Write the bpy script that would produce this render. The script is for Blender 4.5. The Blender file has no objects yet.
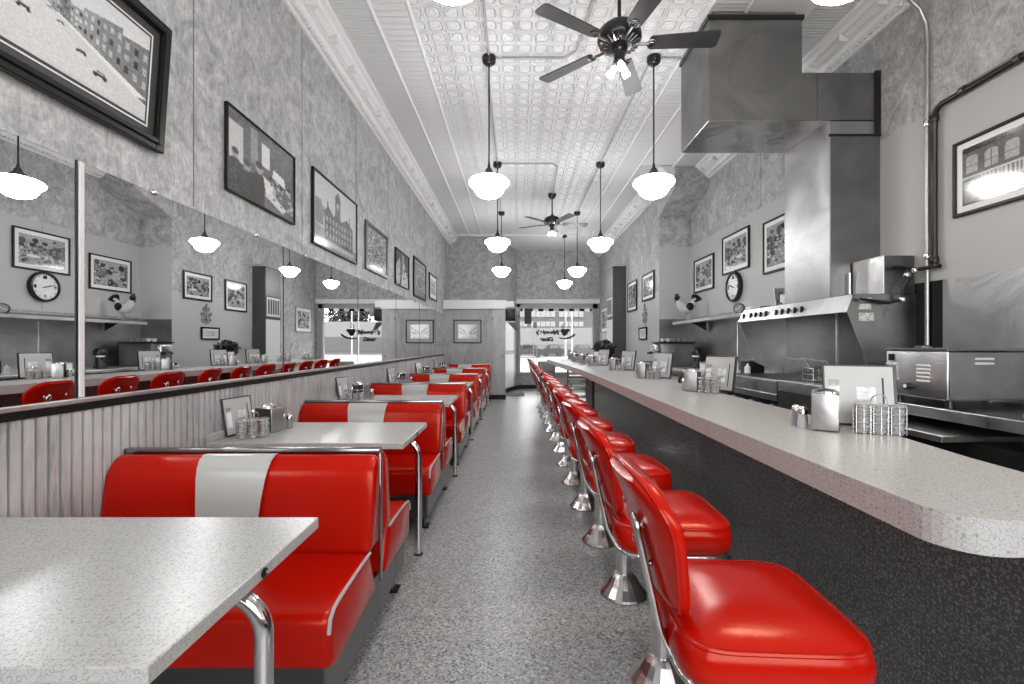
import bpy, bmesh, math, random
import numpy as np
from mathutils import Vector, Matrix
random.seed(7)
SC = bpy.context.scene
COL = SC.collection
PI = math.pi
def R(d): return math.radians(d)

# ------------------------------------------------------------------ materials
class E:
    """tiny expression wrapper that writes Math nodes"""
    def __init__(s, nt, v): s.nt, s.v = nt, v
    def op(s, o, b=None, c=None):
        n = s.nt.nodes.new('ShaderNodeMath'); n.operation = o
        for i, q in enumerate((s, b, c)):
            if q is None: continue
            if isinstance(q, E): s.nt.links.new(q.v, n.inputs[i]) if not isinstance(q.v, (int, float)) else setattr(n.inputs[i], 'default_value', q.v)
            else: n.inputs[i].default_value = q
        return E(s.nt, n.outputs[0])
    def __add__(s, b): return s.op('ADD', b)
    def __sub__(s, b): return s.op('SUBTRACT', b)
    def __mul__(s, b): return s.op('MULTIPLY', b)
    def __truediv__(s, b): return s.op('DIVIDE', b)
    def fr(s): return s.op('FRACT')
    def ab(s): return s.op('ABSOLUTE')
    def mx(s, b): return s.op('MAXIMUM', b)
    def mn(s, b): return s.op('MINIMUM', b)
    def pw(s, b): return s.op('POWER', b)
    def inv(s): return E(s.nt, 1.0).op('SUBTRACT', s)
    def lt(s, b): return s.op('LESS_THAN', b)
    def gt(s, b): return s.op('GREATER_THAN', b)
    def ridge(s, c, w): return ((s - c).ab() / w).mn(1.0).inv()

MATS = {}
def mat(name, col, rough=.5, metal=0., coat=0., emis=None, es=0., alpha=None, trans=0., ior=None):
    m = bpy.data.materials.new(name); m.use_nodes = True
    nt = m.node_tree; b = nt.nodes['Principled BSDF']
    if isinstance(col, (int, float)): col = (col, col, col)
    b.inputs['Base Color'].default_value = (*col, 1)
    b.inputs['Roughness'].default_value = rough
    b.inputs['Metallic'].default_value = metal
    b.inputs['Coat Weight'].default_value = coat
    b.inputs['Coat Roughness'].default_value = .08
    if trans: b.inputs['Transmission Weight'].default_value = trans
    if ior: b.inputs['IOR'].default_value = ior
    if emis is not None:
        b.inputs['Emission Color'].default_value = (*((emis,)*3 if isinstance(emis, (int, float)) else emis), 1)
        b.inputs['Emission Strength'].default_value = es
    MATS[name] = m
    m['_b'] = 1
    return m
def nt_of(m): return m.node_tree, m.node_tree.nodes['Principled BSDF']
def coords(nt, scale=(1, 1, 1), kind='Object', rot=(0, 0, 0)):
    tc = nt.nodes.new('ShaderNodeTexCoord'); mp = nt.nodes.new('ShaderNodeMapping')
    mp.inputs['Scale'].default_value = scale; mp.inputs['Rotation'].default_value = rot
    nt.links.new(tc.outputs[kind], mp.inputs[0]); return mp.outputs[0]
def noise(nt, vec, scale, detail=4, rough=.6, dist=0.):
    n = nt.nodes.new('ShaderNodeTexNoise'); n.inputs['Scale'].default_value = scale
    n.inputs['Detail'].default_value = detail; n.inputs['Roughness'].default_value = rough
    n.inputs['Distortion'].default_value = dist
    nt.links.new(vec, n.inputs['Vector']); return E(nt, n.outputs['Fac'])
def ramp(nt, e, stops):
    r = nt.nodes.new('ShaderNodeValToRGB'); nt.links.new(e.v, r.inputs[0])
    el = r.color_ramp.elements
    while len(el) < len(stops): el.new(.5)
    for i, (p, c) in enumerate(stops):
        el[i].position = p
        if isinstance(c, (int, float)): c = (c, c, c)
        el[i].color = (*c, 1)
    return r.outputs[0]
def mixc(nt, fac, a, b):
    m = nt.nodes.new('ShaderNodeMix'); m.data_type = 'RGBA'
    nt.links.new(fac.v, m.inputs[0])
    for k, q in ((6, a), (7, b)):
        if isinstance(q, (int, float)): q = (q, q, q)
        if isinstance(q, tuple): m.inputs[k].default_value = (*q, 1)
        else: nt.links.new(q, m.inputs[k])
    return m.outputs[2]
def bump(nt, b, e, strength=.5, dist=.01):
    n = nt.nodes.new('ShaderNodeBump'); n.inputs['Strength'].default_value = strength
    n.inputs['Distance'].default_value = dist
    nt.links.new(e.v, n.inputs['Height']); nt.links.new(n.outputs[0], b.inputs['Normal'])

# reds and plain ones
def vinyl(name, col):
    m = mat(name, col, .20); nt, b = nt_of(m); b.inputs['Specular IOR Level'].default_value = .42
    if 'red' in name: b.inputs['Specular Tint'].default_value = (1, .60, .45, 1)
    v = coords(nt); n = noise(nt, v, 160, 3); n2 = noise(nt, v, 5, 2)
    bump(nt, b, n * .25 + n2, .25, .006)
    return m
RED = vinyl('red_vinyl', (.40, .0045, .001))
WHITEV = vinyl('white_vinyl', (.42, .42, .41))
CHROME = mat('chrome', .72, .10, 1.)
SATIN = mat('satin_chrome', .62, .22, 1.)

DCHROME = mat('dim_chrome', .30, .16, 1.)
BLACK = mat('black_paint', .008, .35); BLACK.node_tree.nodes['Principled BSDF'].inputs['Specular IOR Level'].default_value = .25
BLACKM = mat('black_metal', .02, .28, .4)
DARKSTEEL = mat('dark_steel', .10, .35, .8)
CREAM = mat('white_plastic', .75, .4)
WHITE = mat('white_paint', .66, .45)
GREYP = mat('grey_plastic', .22, .45)
PANEL = mat('light_panel', .44, .45)
RUBBER = mat('black_rubber', .015, .6)
GLOBE = mat('opal_glass', .85, .25, coat=.3, emis=(1, 1, 1), es=17.0)
BULB = mat('lit_bulb', .9, .3, emis=(1, 1, 1), es=9)
MIRROR = mat('mirror_silver', .93, .0, 1.)
GLASS = mat('clear_glass', .95, .0, trans=1., ior=1.05)
PAPER = mat('menu_paper', .42, .4, coat=.15)
JELLY = mat('foil_lidded_plastic', .42, .35)
GREEN = mat('plant_leaf', .035, .5)
BLACKG = mat('black_gloss', .01, .08, coat=.6)
ASPH = mat('pavement', .15, .8)
BLDG = mat('building_render', .06, .8)
BLDW = mat('building_pale', .13, .8)
WIN_OUT = mat('building_window', .16, .5)
TREE = mat('tree_leaf', .04, .8)

m = mat('wallpaper', .4, .55); nt, b = nt_of(m); v = coords(nt, (1, 1, 1))
n1 = noise(nt, v, 5.5, 8, .72, 1.2); n2 = noise(nt, coords(nt, (1, 1, .45), rot=(.5, .3, .2)), 22, 6, .7, 2.)
f = n1 * .55 + n2 * .45
nt.links.new(ramp(nt, f, [(.36, .19), (.47, .33), (.54, .43), (.64, .60)]), b.inputs['Base Color'])
bump(nt, b, n2, .12, .004); WALLP = m

m = mat('tin_paint_plain', .76, .38); TINP = m
m = mat('pressed_tin', .76, .33); nt, b = nt_of(m)
tc = nt.nodes.new('ShaderNodeTexCoord'); sx = nt.nodes.new('ShaderNodeSeparateXYZ'); nt.links.new(tc.outputs['Object'], sx.inputs[0])
X, Y = E(nt, sx.outputs[0]), E(nt, sx.outputs[1])
P = .305
a1 = ((X / (P / 2)).fr() - .5).ab() * 2; b1 = ((Y / (P / 2)).fr() - .5).ab() * 2
d1 = (a1.pw(3) + b1.pw(3)).pw(.333)
A2 = ((X / P).fr() - .5).ab() * 2; B2 = ((Y / P).fr() - .5).ab() * 2
d2 = (A2.pw(2) + B2.pw(2)).pw(.5)
edge = A2.mx(B2).ridge(1., .05)
cross = A2.mn(B2).ridge(0., .05)
d1 = (a1.pw(4) + b1.pw(4)).pw(.25)
# petals: each quarter tile is a rounded loop with its tip turned to the tile centre
ln = (a1 * 1.0 - b1).ab().ridge(0, .10) * (d1.lt(.55))
h = d1.ridge(.74, .13) + edge * .8 + cross * .3 + d2.ridge(.92, .08) * .5 + d2.ridge(.22, .10) * .5 + d1.ridge(.36, .14) * .35
bump(nt, b, h, 1., .011)
nz = noise(nt, tc.outputs['Object'], 3, 4)

TIN = m
def rib_mat(name, pitch, duty):
    m = mat(name, .72, .35); nt, b = nt_of(m)
    tc = nt.nodes.new('ShaderNodeTexCoord'); sx = nt.nodes.new('ShaderNodeSeparateXYZ'); nt.links.new(tc.outputs['Object'], sx.inputs[0])
    Y = E(nt, sx.outputs[1]); a = ((Y / pitch).fr() - .5).ab() * 2
    bump(nt, b, a.ridge(.55, duty) + a.ridge(0, .1) * .4, .9, .012); return m
TINRIB = rib_mat('ribbed_tin', .065, .3); TINBAND = rib_mat('panelled_tin', .15, .12)

def laminate(name, c0, c1, rough, sc=60, w=.0007):
    m = mat(name, c0, rough); nt, b = nt_of(m); v = coords(nt)
    def vm(op, a, q=None, sc_=None):
        n = nt.nodes.new('ShaderNodeVectorMath'); n.operation = op
        nt.links.new(a, n.inputs[0])
        if q is not None:
            if isinstance(q, tuple): n.inputs[1].default_value = q
            else: nt.links.new(q, n.inputs[1])
        if sc_ is not None: n.inputs['Scale'].default_value = sc_
        return n
    tot = None
    for k, off in enumerate(((0, 0, 0), (3.3, 1.7, 5.1))):
        vv = vm('ADD', v, off).outputs[0]
        vo = nt.nodes.new('ShaderNodeTexVoronoi'); vo.inputs['Scale'].default_value = sc * (1 + .17 * k); nt.links.new(vv, vo.inputs['Vector'])
        rel = vm('SUBTRACT', vv, vo.outputs['Position']).outputs[0]
        d = vm('NORMALIZE', vm('SUBTRACT', vo.outputs['Color'], (.5, .5, .5)).outputs[0]).outputs[0]
        d = vm('SCALE', d, None, .62 / sc).outputs[0]
        L = E(nt, vm('LENGTH', vm('ADD', rel, d).outputs[0]).outputs['Value'])
        l = (L - .62 / sc).ab().lt(w)
        tot = l if tot is None else tot.mx(l)
    fine = noise(nt, v, 900, 1)
    base = mixc(nt, fine, tuple([x * .85 for x in c0]), tuple([min(1, x * 1.12) for x in c0]))
    nt.links.new(mixc(nt, tot, base, c1), b.inputs['Base Color']); return m
LAM = laminate('pale_boomerang_laminate', (.44, .44, .43), (.27, .265, .26), .26, 75, .00045)
LAMD = laminate('dark_boomerang_laminate', (.060, .060, .060), (.17, .17, .17), .22, 60, .0007)

m = mat('terrazzo', .3, .32); nt, b = nt_of(m); v = coords(nt)
vo = nt.nodes.new('ShaderNodeTexVoronoi'); vo.inputs['Scale'].default_value = 130; nt.links.new(v, vo.inputs['Vector'])
sp = nt.nodes.new('ShaderNodeSeparateColor'); nt.links.new(vo.outputs['Color'], sp.inputs[0])
chips = E(nt, sp.outputs[0]); big = noise(nt, v, 1.6, 4)
nt.links.new(mixc(nt, big * .6, ramp(nt, chips, [(0., .045), (.14, .09), (.22, .24), (.6, .33), (.85, .42), (1., .62)]), .20), b.inputs['Base Color'])
bump(nt, b, big, .08, .01)
TERR = m

def wood_mat(name, lo, hi):
    m = mat(name, .25, .42); nt, b = nt_of(m)
    v = coords(nt, (1, 1, .08)); g = noise(nt, v, 45, 6, .65, 1.5)
    v2 = coords(nt, (1, 1, .35)); g2 = noise(nt, v2, 4, 3, .6, 1.)
    vo = nt.nodes.new('ShaderNodeTexVoronoi'); vo.inputs['Scale'].default_value = 3.6; nt.links.new(coords(nt, (1, 1, .6)), vo.inputs['Vector'])
    knot = (E(nt, vo.outputs['Distance']) / .10).mn(1.)
    c = ramp(nt, g * .45 + g2 * .55, [(.28, lo), (.46, lo * .3 + hi * .7), (.62, hi)])
    nt.links.new(mixc(nt, knot, .03, c), b.inputs['Base Color']); return m
BEAD = wood_mat('bead_board_wood', .15, .50)
BEAD2 = wood_mat('bead_board_far', .17, .42)

def steel(name, base, rough, sc=(1, 1, 1), var=.25):
    m = mat(name, base, rough, 1.); nt, b = nt_of(m)
    n = noise(nt, coords(nt, sc), 2.2, 3, .5, 1.2); n2 = noise(nt, coords(nt, (30, 30, 1.)), 6, 2)
    r = n * var + (n2 * .06) + (rough - var / 2)
    nt.links.new(r.mx(.06).v, b.inputs['Roughness'])
    nt.links.new(ramp(nt, n, [(.3, base * .78), (.7, min(1, base * 1.15))]), b.inputs['Base Color'])
    bump(nt, b, n, .35, .03); return m
STEEL = steel('brushed_stainless', .46, .36)
STEELD = steel('dull_stainless', .22, .36)
STEELL = steel('bright_stainless', .78, .30)
GALV = steel('galvanised_duct', .26, .42, (1, 1, 1), .2)
BLADE = wood_mat('fan_blade_dark', .02, .05); BLADE.node_tree.nodes['Principled BSDF'].inputs['Specular IOR Level'].default_value = .3

def sticker(name, lo=.15, hi=.75, sc=(60, 60, 200)):
    m = mat(name, hi, .5); nt, b = nt_of(m)
    n = noise(nt, coords(nt, sc), 1., 2)
    nt.links.new(ramp(nt, n, [(.42, lo), (.5, hi)]), b.inputs['Base Color']); return m
m = mat('photo_print', .5, .12, coat=.5); nt, b = nt_of(m)
at = nt.nodes.new('ShaderNodeAttribute'); at.attribute_name = 'Col'; nt.links.new(at.outputs['Color'], b.inputs['Base Color']); PRINT = m

# ------------------------------------------------------------------ mesh builder
class MB:
    def __init__(s): s.v = []; s.f = []; s.sm = []
    def add(s, vs, fs, smooth=False, M=None):
        o = len(s.v)
        if M is not None: vs = [tuple(M @ Vector(q)) for q in vs]
        s.v += [tuple(q) for q in vs]
        for f in fs: s.f.append([i + o for i in f]); s.sm.append(smooth)
        return s
    def box(s, x0, x1, y0, y1, z0, z1, bev=0., seg=2, M=None):
        vs = [(x, y, z) for x in (x0, x1) for y in (y0, y1) for z in (z0, z1)]
        fs = [(0, 1, 3, 2), (4, 6, 7, 5), (0, 4, 5, 1), (2, 3, 7, 6), (0, 2, 6, 4), (1, 5, 7, 3)]
        if not bev: return s.add(vs, fs, False, M)
        bm = bmesh.new(); bv = [bm.verts.new(q) for q in vs]
        for f in fs: bm.faces.new([bv[i] for i in f])
        bmesh.ops.recalc_face_normals(bm, faces=bm.faces)
        bmesh.ops.bevel(bm, geom=list(bm.edges), offset=bev, segments=seg, profile=.5, affect='EDGES')
        bm.verts.index_update()
        r = s.add([tuple(q.co) for q in bm.verts], [[q.index for q in f.verts] for f in bm.faces], seg > 1, M)
        bm.free(); return r
    def loft(s, rings, caps=True, closed=True, smooth=True, M=None):
        n = len(rings[0]); vs = [p for r in rings for p in r]; fs = []
        for i in range(len(rings) - 1):
            for j in range(n if closed else n - 1):
                k = (j + 1) % n
                fs.append((i * n + j, i * n + k, (i + 1) * n + k, (i + 1) * n + j))
        s.add(vs, fs, smooth, M)
        if caps and closed:
            s.add(rings[0][::-1], [list(range(n))], False, M); s.add(rings[-1], [list(range(n))], False, M)
        return s
    def lathe(s, prof, c=(0, 0, 0), seg=24, smooth=True, axis='z', M=None):
        rings = []
        for r, z in prof:
            ring = []
            for k in range(seg):
                a = 2 * PI * k / seg; p = (r * math.cos(a), r * math.sin(a), z)
                if axis == 'x': p = (z, p[0], p[1])
                if axis == 'y': p = (p[1], z, p[0])
                ring.append((p[0] + c[0], p[1] + c[1], p[2] + c[2]))
            rings.append(ring)
        return s.loft(rings, smooth=smooth, M=M)
    def tube(s, pts, r, seg=10, closed=False, flat=None, M=None):
        pts = [Vector(p) for p in pts]; n = len(pts); rings = []
        prev = None
        for i, p in enumerate(pts):
            if closed: t = pts[(i + 1) % n] - pts[i - 1]
            else: t = pts[min(i + 1, n - 1)] - pts[max(i - 1, 0)]
            t.normalize()
            if prev is None:
                up = Vector((0, 0, 1)) if abs(t.z) < .9 else Vector((1, 0, 0))
                a = t.cross(up).normalized()
            else:
                a = (prev - t * prev.dot(t)).normalized()
            prev = a; bb = t.cross(a)
            rr = r[i] if isinstance(r, (list, tuple)) else r
            ra, rb = (rr, rr) if flat is None else flat
            rings.append([tuple(p + a * ra * math.cos(2 * PI * k / seg) + bb * rb * math.sin(2 * PI * k / seg)) for k in range(seg)])
        if closed:
            rings.append(rings[0]); return s.loft(rings, caps=False, M=M)
        return s.loft(rings, M=M)
    def prism(s, poly, axis, a, b, M=None, smooth=False):
        """poly: 2-D outline; axis: the extruded axis"""
        def P3(q, t):
            if axis == 'x': return (t, q[0], q[1])
            if axis == 'y': return (q[0], t, q[1])
            return (q[0], q[1], t)
        n = len(poly); vs = [P3(q, a) for q in poly] + [P3(q, b) for q in poly]
        fs = [(i, (i + 1) % n, n + (i + 1) % n, n + i) for i in range(n)]
        s.add(vs, fs, smooth, M); s.add(vs[:n], [list(range(n))[::-1]], False, M); s.add(vs[n:], [list(range(n))], False, M)
        return s
    def build(s, name, m, parent=None, loc=(0, 0, 0)):
        me = bpy.data.meshes.new(name); me.from_pydata(s.v, [], s.f)
        me.polygons.foreach_set('use_smooth', s.sm); me.update()
        bm = bmesh.new(); bm.from_mesh(me); bmesh.ops.remove_doubles(bm, verts=bm.verts, dist=1e-5)
        bmesh.ops.recalc_face_normals(bm, faces=bm.faces); bm.to_mesh(me); bm.free()
        if any(s.sm):
            try: me.set_sharp_from_angle(angle=R(50))
            except Exception: pass
        if m: me.materials.append(m)
        o = bpy.data.objects.new(name, me); COL.objects.link(o); o.location = loc
        if parent is not None: o.parent = parent
        return o

def tag(o, label, cat, group=None, kind=None):
    o['label'] = label; o['category'] = cat
    if group: o['group'] = group
    if kind: o['kind'] = kind
    return o
def thing(name, label, cat, loc=(0, 0, 0), rz=0., group=None, rx=0.):
    o = bpy.data.objects.new(name, None); COL.objects.link(o); o.location = loc
    o.rotation_euler = (rx, 0, rz); o.empty_display_size = .1
    return tag(o, label, cat, group)
def struct(o, label=None):
    o['kind'] = 'structure'
    if label: o['label'] = label
    return o
def copy_tree(o, loc=None, rz=None, label=None, group=None, parent=None):
    c = o.copy(); COL.objects.link(c); c.parent = parent
    if loc is not None: c.location = loc
    if rz is not None: c.rotation_euler = (c.rotation_euler[0], 0, rz)
    if label: c['label'] = label
    if group: c['group'] = group
    for ch in list(o.children): copy_tree(ch, parent=c)
    return c
def arc(cx, cy, r, a0, a1, n=8):
    return [(cx + r * math.cos(R(a0 + (a1 - a0) * k / n)), cy + r * math.sin(R(a0 + (a1 - a0) * k / n))) for k in range(n + 1)]
ORD = ['first', 'second', 'third', 'fourth', 'fifth', 'sixth', 'seventh', 'eighth', 'ninth', 'tenth', 'eleventh', 'twelfth', 'thirteenth', 'fourteenth', 'fifteenth']

# ------------------------------------------------------------------ room dims
WL, WR1, WR2 = -1.72, 2.42, 2.95
YB, YP, YU, YW, YC = -1.6, 10.7, 11.66, 13.28, 7.71
H = 4.02

# floor
struct(MB().box(WL - .1, WR2 + .1, YB, YW + .1, -.1, 0).build('floor', TERR), 'grey speckled terrazzo floor')
# ceiling
def strip(x0, x1, y0, y1, z, m, n):
    return MB().box(x0, x1, y0, y1, z, z + .06).build(n, m)
ce = MB().box(WL - .1, WR2 + .1, YB, YW + .1, H + .012, H + .1).build('ceiling', TINP); struct(ce, 'pressed tin ceiling in pale paint')
def cpart(o): o.parent = ce; return o
cpart(strip(-.87, 1.57, YB, 11.3, H, TIN, 'tin_tile_field'))
cpart(strip(-1.18, -.87, YB, 11.3, H, TINBAND, 'tin_border_band'))
cpart(strip(1.57, 1.88, YB, 11.3, H, TINBAND, 'tin_border_band'))
cpart(strip(-1.52, -1.18, YB, 11.66, H - .001, TINRIB, 'ribbed_tin_band'))
cpart(strip(1.88, 2.22, 6.95, 11.66, H - .001, TINRIB, 'ribbed_tin_band'))
cpart(strip(2.40, 2.75, YB, 6.95, H - .001, TINRIB, 'ribbed_tin_band'))
for x in (-1.18, -.87, 1.57, 1.88):
    cpart(MB().tube([(x, YB, H), (x, 11.3, H)], .018, 8).build('tin_moulding', TINP))
cpart(MB().tube([(2.40, YB, H), (2.40, 6.95, H)], .018, 8).build('tin_moulding', TINP))
cpart(MB().box(WL, WR1, 11.3, 11.34, H - .03, H).build('tin_moulding', TINP))

def cornice(n, xw, sgn, y0, y1):
    P = [(0, 3.83), (.02, 3.83), (.03, 3.86), (.07, 3.875), (.085, 3.90), (.11, 3.905), (.12, 3.93), (.17, 3.955), (.185, 3.985), (.22, 3.995), (.225, H), (0, H)]
    mb = MB().prism([(xw + sgn * a, z) for a, z in P], 'y', y0, y1)
    o = struct(mb.build(n, TINP), 'pale moulded cornice of pressed tin')
    d = MB(); y = y0 + .02
    while y < y1 - .02:
        d.box(*sorted((xw + sgn * .03, xw + sgn * .062)), y, y + .022, 3.845, 3.872); y += .045
    d.build('dentils', TINP, o)
    y = y0 + .1; b = MB()
    while y < y1 - .4:
        b.add([(xw + sgn * .115, y, 3.918), (xw + sgn * .165, y, 3.943), (xw + sgn * .165, y + .34, 3.943), (xw + sgn * .115, y + .34, 3.918),
               (xw + sgn * .128, y + .02, 3.906), (xw + sgn * .168, y + .02, 3.93), (xw + sgn * .168, y + .32, 3.93), (xw + sgn * .128, y + .32, 3.906)],
              [(0, 1, 5, 4), (1, 2, 6, 5), (2, 3, 7, 6), (3, 0, 4, 7), (4, 5, 6, 7)])
        b.box(*sorted((xw + sgn * .10, xw + sgn * .18)), y + .36, y + .385, 3.90, 3.96); y += .42
    b.build('cornice_panels', TINP, o)
cornice('trim_1', WL, 1, YB, YU)
cornice('trim_2', WR1, -1, 6.95, YW)
cornice('trim_3', WR2, -1, YB, 6.95)

# left wall
wl = struct(MB().box(WL - .1, WL, YB, YU, 0, H).build('wall_left', WALLP), 'mottled grey papered wall above mirrors')
seam = MB()
for k in range(-2, 9):
    y = 2.42 + 1.225 * k; seam.box(WL, WL + .0015, y, y + .006, 2.03, 3.83)
seam.build('paper_seam', mat('seam_dark', .12, .6), wl)
# bead board on the left: real grooves
def bead(x, y0, y1, z0, z1, side=1, pitch=.0435, axis='y'):
    mb = MB(); prof = []
    t = y0
    while t < y1:
        e = min(t + pitch, y1)
        prof += [(t, .0), (t + .003, .016), (e - .010, .016), (e - .007, .0)]
        t = e
    lo = []; hi = []
    for t, d in prof:
        if axis == 'y': lo.append((x + side * d, t, z0)); hi.append((x + side * d, t, z1))
        else: lo.append((t, x - d, z0)); hi.append((t, x - d, z1))
    return mb.loft([lo, hi], caps=False, closed=False, smooth=False)
bd = bead(WL, YB, YP, .1, 1.045).build('wainscot', BEAD, wl)
wl_b = struct(MB().box(WL, WL + .018, YB, YP, 0, .11).build('baseboard_left', BLACK))
shadow_strip = struct(MB().box(WL, WL + .022, YB, YP, 1.04, 1.068).build('trim_4', BLACK), 'black strip painted as the shadow line under the mirror ledge')  # black box stands for the shadow line below the ledge
rail2 = struct(MB().box(WL, WL + .028, YB, YP, 1.070, 1.088, .003, 1).build('trim_5', STEELL), 'bright ledge under the mirrors')
# mirrors
edges = [-1.37, .20, 1.77, 3.34, 4.91, 6.46, 8.02, 9.58, YP - .01]
for i in range(len(edges) - 1):
    a, b_ = edges[i] + .003, edges[i + 1] - .003
    if i == 2: a += .03
    if i == 0: continue
    t = thing('wall_mirror', ORD[i - 1] + ' tall wall mirror panel from the near end, above the wainscot', 'mirror', (WL, (a + b_) / 2, 1.09), group='mirror panels along the left wall')
    w = (b_ - a) / 2
    MB().box(.002, .010, -w, w, 0, .925).build('mirror_glass', MIRROR, t)
    MB().box(.001, .0125, w - .004, w + .004, 0, .925).build('edge_strip', BLACK, t)
    for q in (-w * .55, w * .55):
        MB().lathe([(.001, 0), (.016, .001), (.013, .010), (.004, .014)], (.010, q, .925), 12, axis='x').build('clip', CHROME, t)
o = struct(MB().box(WL + .001, WL + .014, 1.776, 1.800, 1.09, 2.016, .003, 1).build('trim_6', WHITE), 'white vertical strip between mirrors')

# back of booths: partition in bead board
pt = struct(bead(YP, WL, -.26, .1, 2.12, axis='x').build('wall_back', BEAD2), 'grey bead board partition behind the last booth')
MB().box(WL, -.275, YP + .001, YP + .12, 0, 2.12).build('partition_core', BEAD2, pt)
MB().box(-.56, -.262, YP - .03, YP + .12, .1, 2.12).build('partition_post', BEAD2, pt)
struct(MB().box(WL, -.24, YP - .06, YP + .14, 2.12, 2.33, .006, 1).build('trim_7', WHITE), 'white cap board on the partition')
struct(MB().box(WL, -.25, YP - .045, YP, 0, .11).build('baseboard_back', BLACK))
struct(MB().box(WL - .1, -.456, YU, YU + .1, 0, H).build('wall_back_upper', WALLP), 'dark papered wall above partition')
# oblique entry wall
ov = [(-.456, YU), (0.02, YW), (0.02, YW + .1), (-.52, YU + .1)]
ow = struct(MB().prism(ov, 'z', 0, H).build('wall_entry', WALLP), 'angled wall beside the entrance')
# window wall (opening X .1-2.23, z .47-2.36)
ww = MB()
ww.box(0., WR1, YW, YW + .12, 2.36, H); ww.box(0., WR1, YW, YW + .12, 0, .47)
ww.box(0., .10, YW, YW + .12, .47, 2.36); ww.box(2.24, WR1 + .1, YW, YW + .12, .47, 2.36)
wwo = struct(ww.build('wall_window', WALLP), 'papered wall around the street window')
struct(MB().box(-.06, 2.42, YW - .07, YW, 2.47, 2.60, .006, 1).build('trim_8', WHITE), 'white board above the street window')
struct(MB().box(0.02, 2.42, YW - .05, YW, 0, .11).build('baseboard_window', BLACK))
win = MB(); FR = mat('window_frame_grey', .30, .45)
win.box(.02, .11, YW - .04, YW + .1, .42, 2.46); win.box(2.22, 2.36, YW - .04, YW + .1, .42, 2.46)
win.box(.02, 2.36, YW - .04, YW + .1, 2.34, 2.46); win.box(.02, 2.36, YW - .06, YW + .1, .40, .48)
wino = struct(win.build('window_1', FR), 'large street window with painted lettering')
MB().box(.11, 2.22, YW + .05, YW + .056, .48, 2.34).build('glass_pane', GLASS, wino)
# window logo (painted on the inside of the glass, reads from the street)
def px(x, y, Y): return ((x - 516.5) * Y / 455, 1.3 + (344 - y) * Y / 455)
def glyph(txt, size, xc, z, shear=.25):
    cu = bpy.data.curves.new('lettering', 'FONT'); cu.body = txt; cu.size = size; cu.shear = shear; cu.align_x = 'CENTER'
    cu.extrude = .002; cu.offset = .006 if size < .1 else .011
    ob = bpy.data.objects.new('lettering', cu)
    dg = bpy.context.evaluated_depsgraph_get()
    COL.objects.link(ob); dg.update(); me = bpy.data.meshes.new_from_object(ob.evaluated_get(dg)); COL.objects.unlink(ob)
    o = bpy.data.objects.new('lettering', me); COL.objects.link(o)
    return o
for txt, size, xx, yy in (("Maggie's", .20, 547.8, 334.6), ("Diner", .16, 547, 341)):
    o = glyph(txt, size, 0, 0); X0, Z0 = px(xx, yy, YW + .045)
    o.rotation_euler = (R(90), 0, PI); o.location = (X0, YW + .045, Z0); o.data.materials.append(BLACK); o.parent = wino
lg = MB(); Yg = YW + .042
cup = [px(x, y, Yg) for x, y in ((561, 329), (569.2, 329), (570.4, 331.2), (568.4, 331.8), (567, 334.6), (565.4, 336), (563.6, 336), (562, 334.2), (561.2, 331.8), (559.4, 331.4), (557.4, 333), (557, 331.8), (559.6, 330.4), (561, 330.6))]
lg.prism(cup, 'y', Yg, Yg + .004)
sau = [px(x, y, Yg) for x, y in ((558.5, 337.2), (563, 338), (568, 337.3), (572, 335.6), (574, 333.8), (575.8, 334.2), (574.5, 336), (571, 338.3), (565, 339.3), (560, 338.8))]
lg.prism(sau, 'y', Yg, Yg + .004)
for pts in (((562.5, 328.6), (563.4, 327.2), (561.6, 326.2), (563.5, 324.8), (565.6, 323.6), (565.2, 322.4)), ((564.5, 328), (566, 326.4), (565, 325.2))):
    lg.tube([(px(x, y, Yg)[0], Yg, px(x, y, Yg)[1]) for x, y in pts], .013, 6)
lg.build('coffee_cup_logo', BLACK, wino)
# right far wall + return + kitchen wall
wr = MB(); wr.box(WR1, WR2 + .2, YC, YW + .1, 0, H)
wro = struct(wr.build('wall_right_far', WALLP), 'papered wall beyond the kitchen recess')
# corbelled chamfer that leans forward at the top
ch = MB(); ch.prism([(YC, 3.43), (6.95, 3.71), (6.95, H), (YC + .05, H)], 'x', WR1, WR2)
ch.build('sloping_soffit', WALLP, wro)
MB().box(WR1 - .002, WR2, YC - .003, YC, 1.72, 2.94).build('smooth_panel', PANEL, wro)
MB().box(WR1 - .003, WR1, YC, 10.0, 0, 2.2).build('smooth_panel', PANEL, wro)
wk = struct(MB().box(WR2, WR2 + .1, YB, YC, 0, H).build('wall_right', WALLP), 'kitchen wall, papered above and panelled below')
MB().box(WR2 - .006, WR2, YB, YC, 1.74, 2.94).build('smooth_panel', PANEL, wk)
sm = MB()
for y in (.9, 2.6, 4.9, 6.1): sm.box(WR2 - .0075, WR2 - .006, y, y + .005, 1.75, 2.94)
sm.build('panel_seam', MATS['seam_dark'], wk)
s2 = MB()
for y in (1.2, 2.42, 5.5): s2.box(WR2 - .0012, WR2, y, y + .005, 2.95, 3.83)
s2.build('paper_seam', MATS['seam_dark'], wk)
MB().box(WR2 - .008, WR2, YB, 3.14, .3, 1.745).build('steel_splashback', STEEL, wk)
MB().box(WR2 - .0075, WR2, 3.14, 3.36, .3, 1.745).build('gap_dark_strip', BLACK, wk)  # black strip laid on the wall for the dark of an open gap
MB().box(WR2 - .008, WR2, 4.94, YC, .3, 1.72).build('steel_splashback', STEEL, wk)
MB().box(WR1, WR2, YC - .01, YC - .003, .3, 1.72).build('steel_splashback', STEELD, wk)
MB().tube([(WR2 - .012, 6.05, .95), (WR2 - .012, 6.05, 1.6)], .008, 6).build('joint_strip', STEELL, wk)
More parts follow.
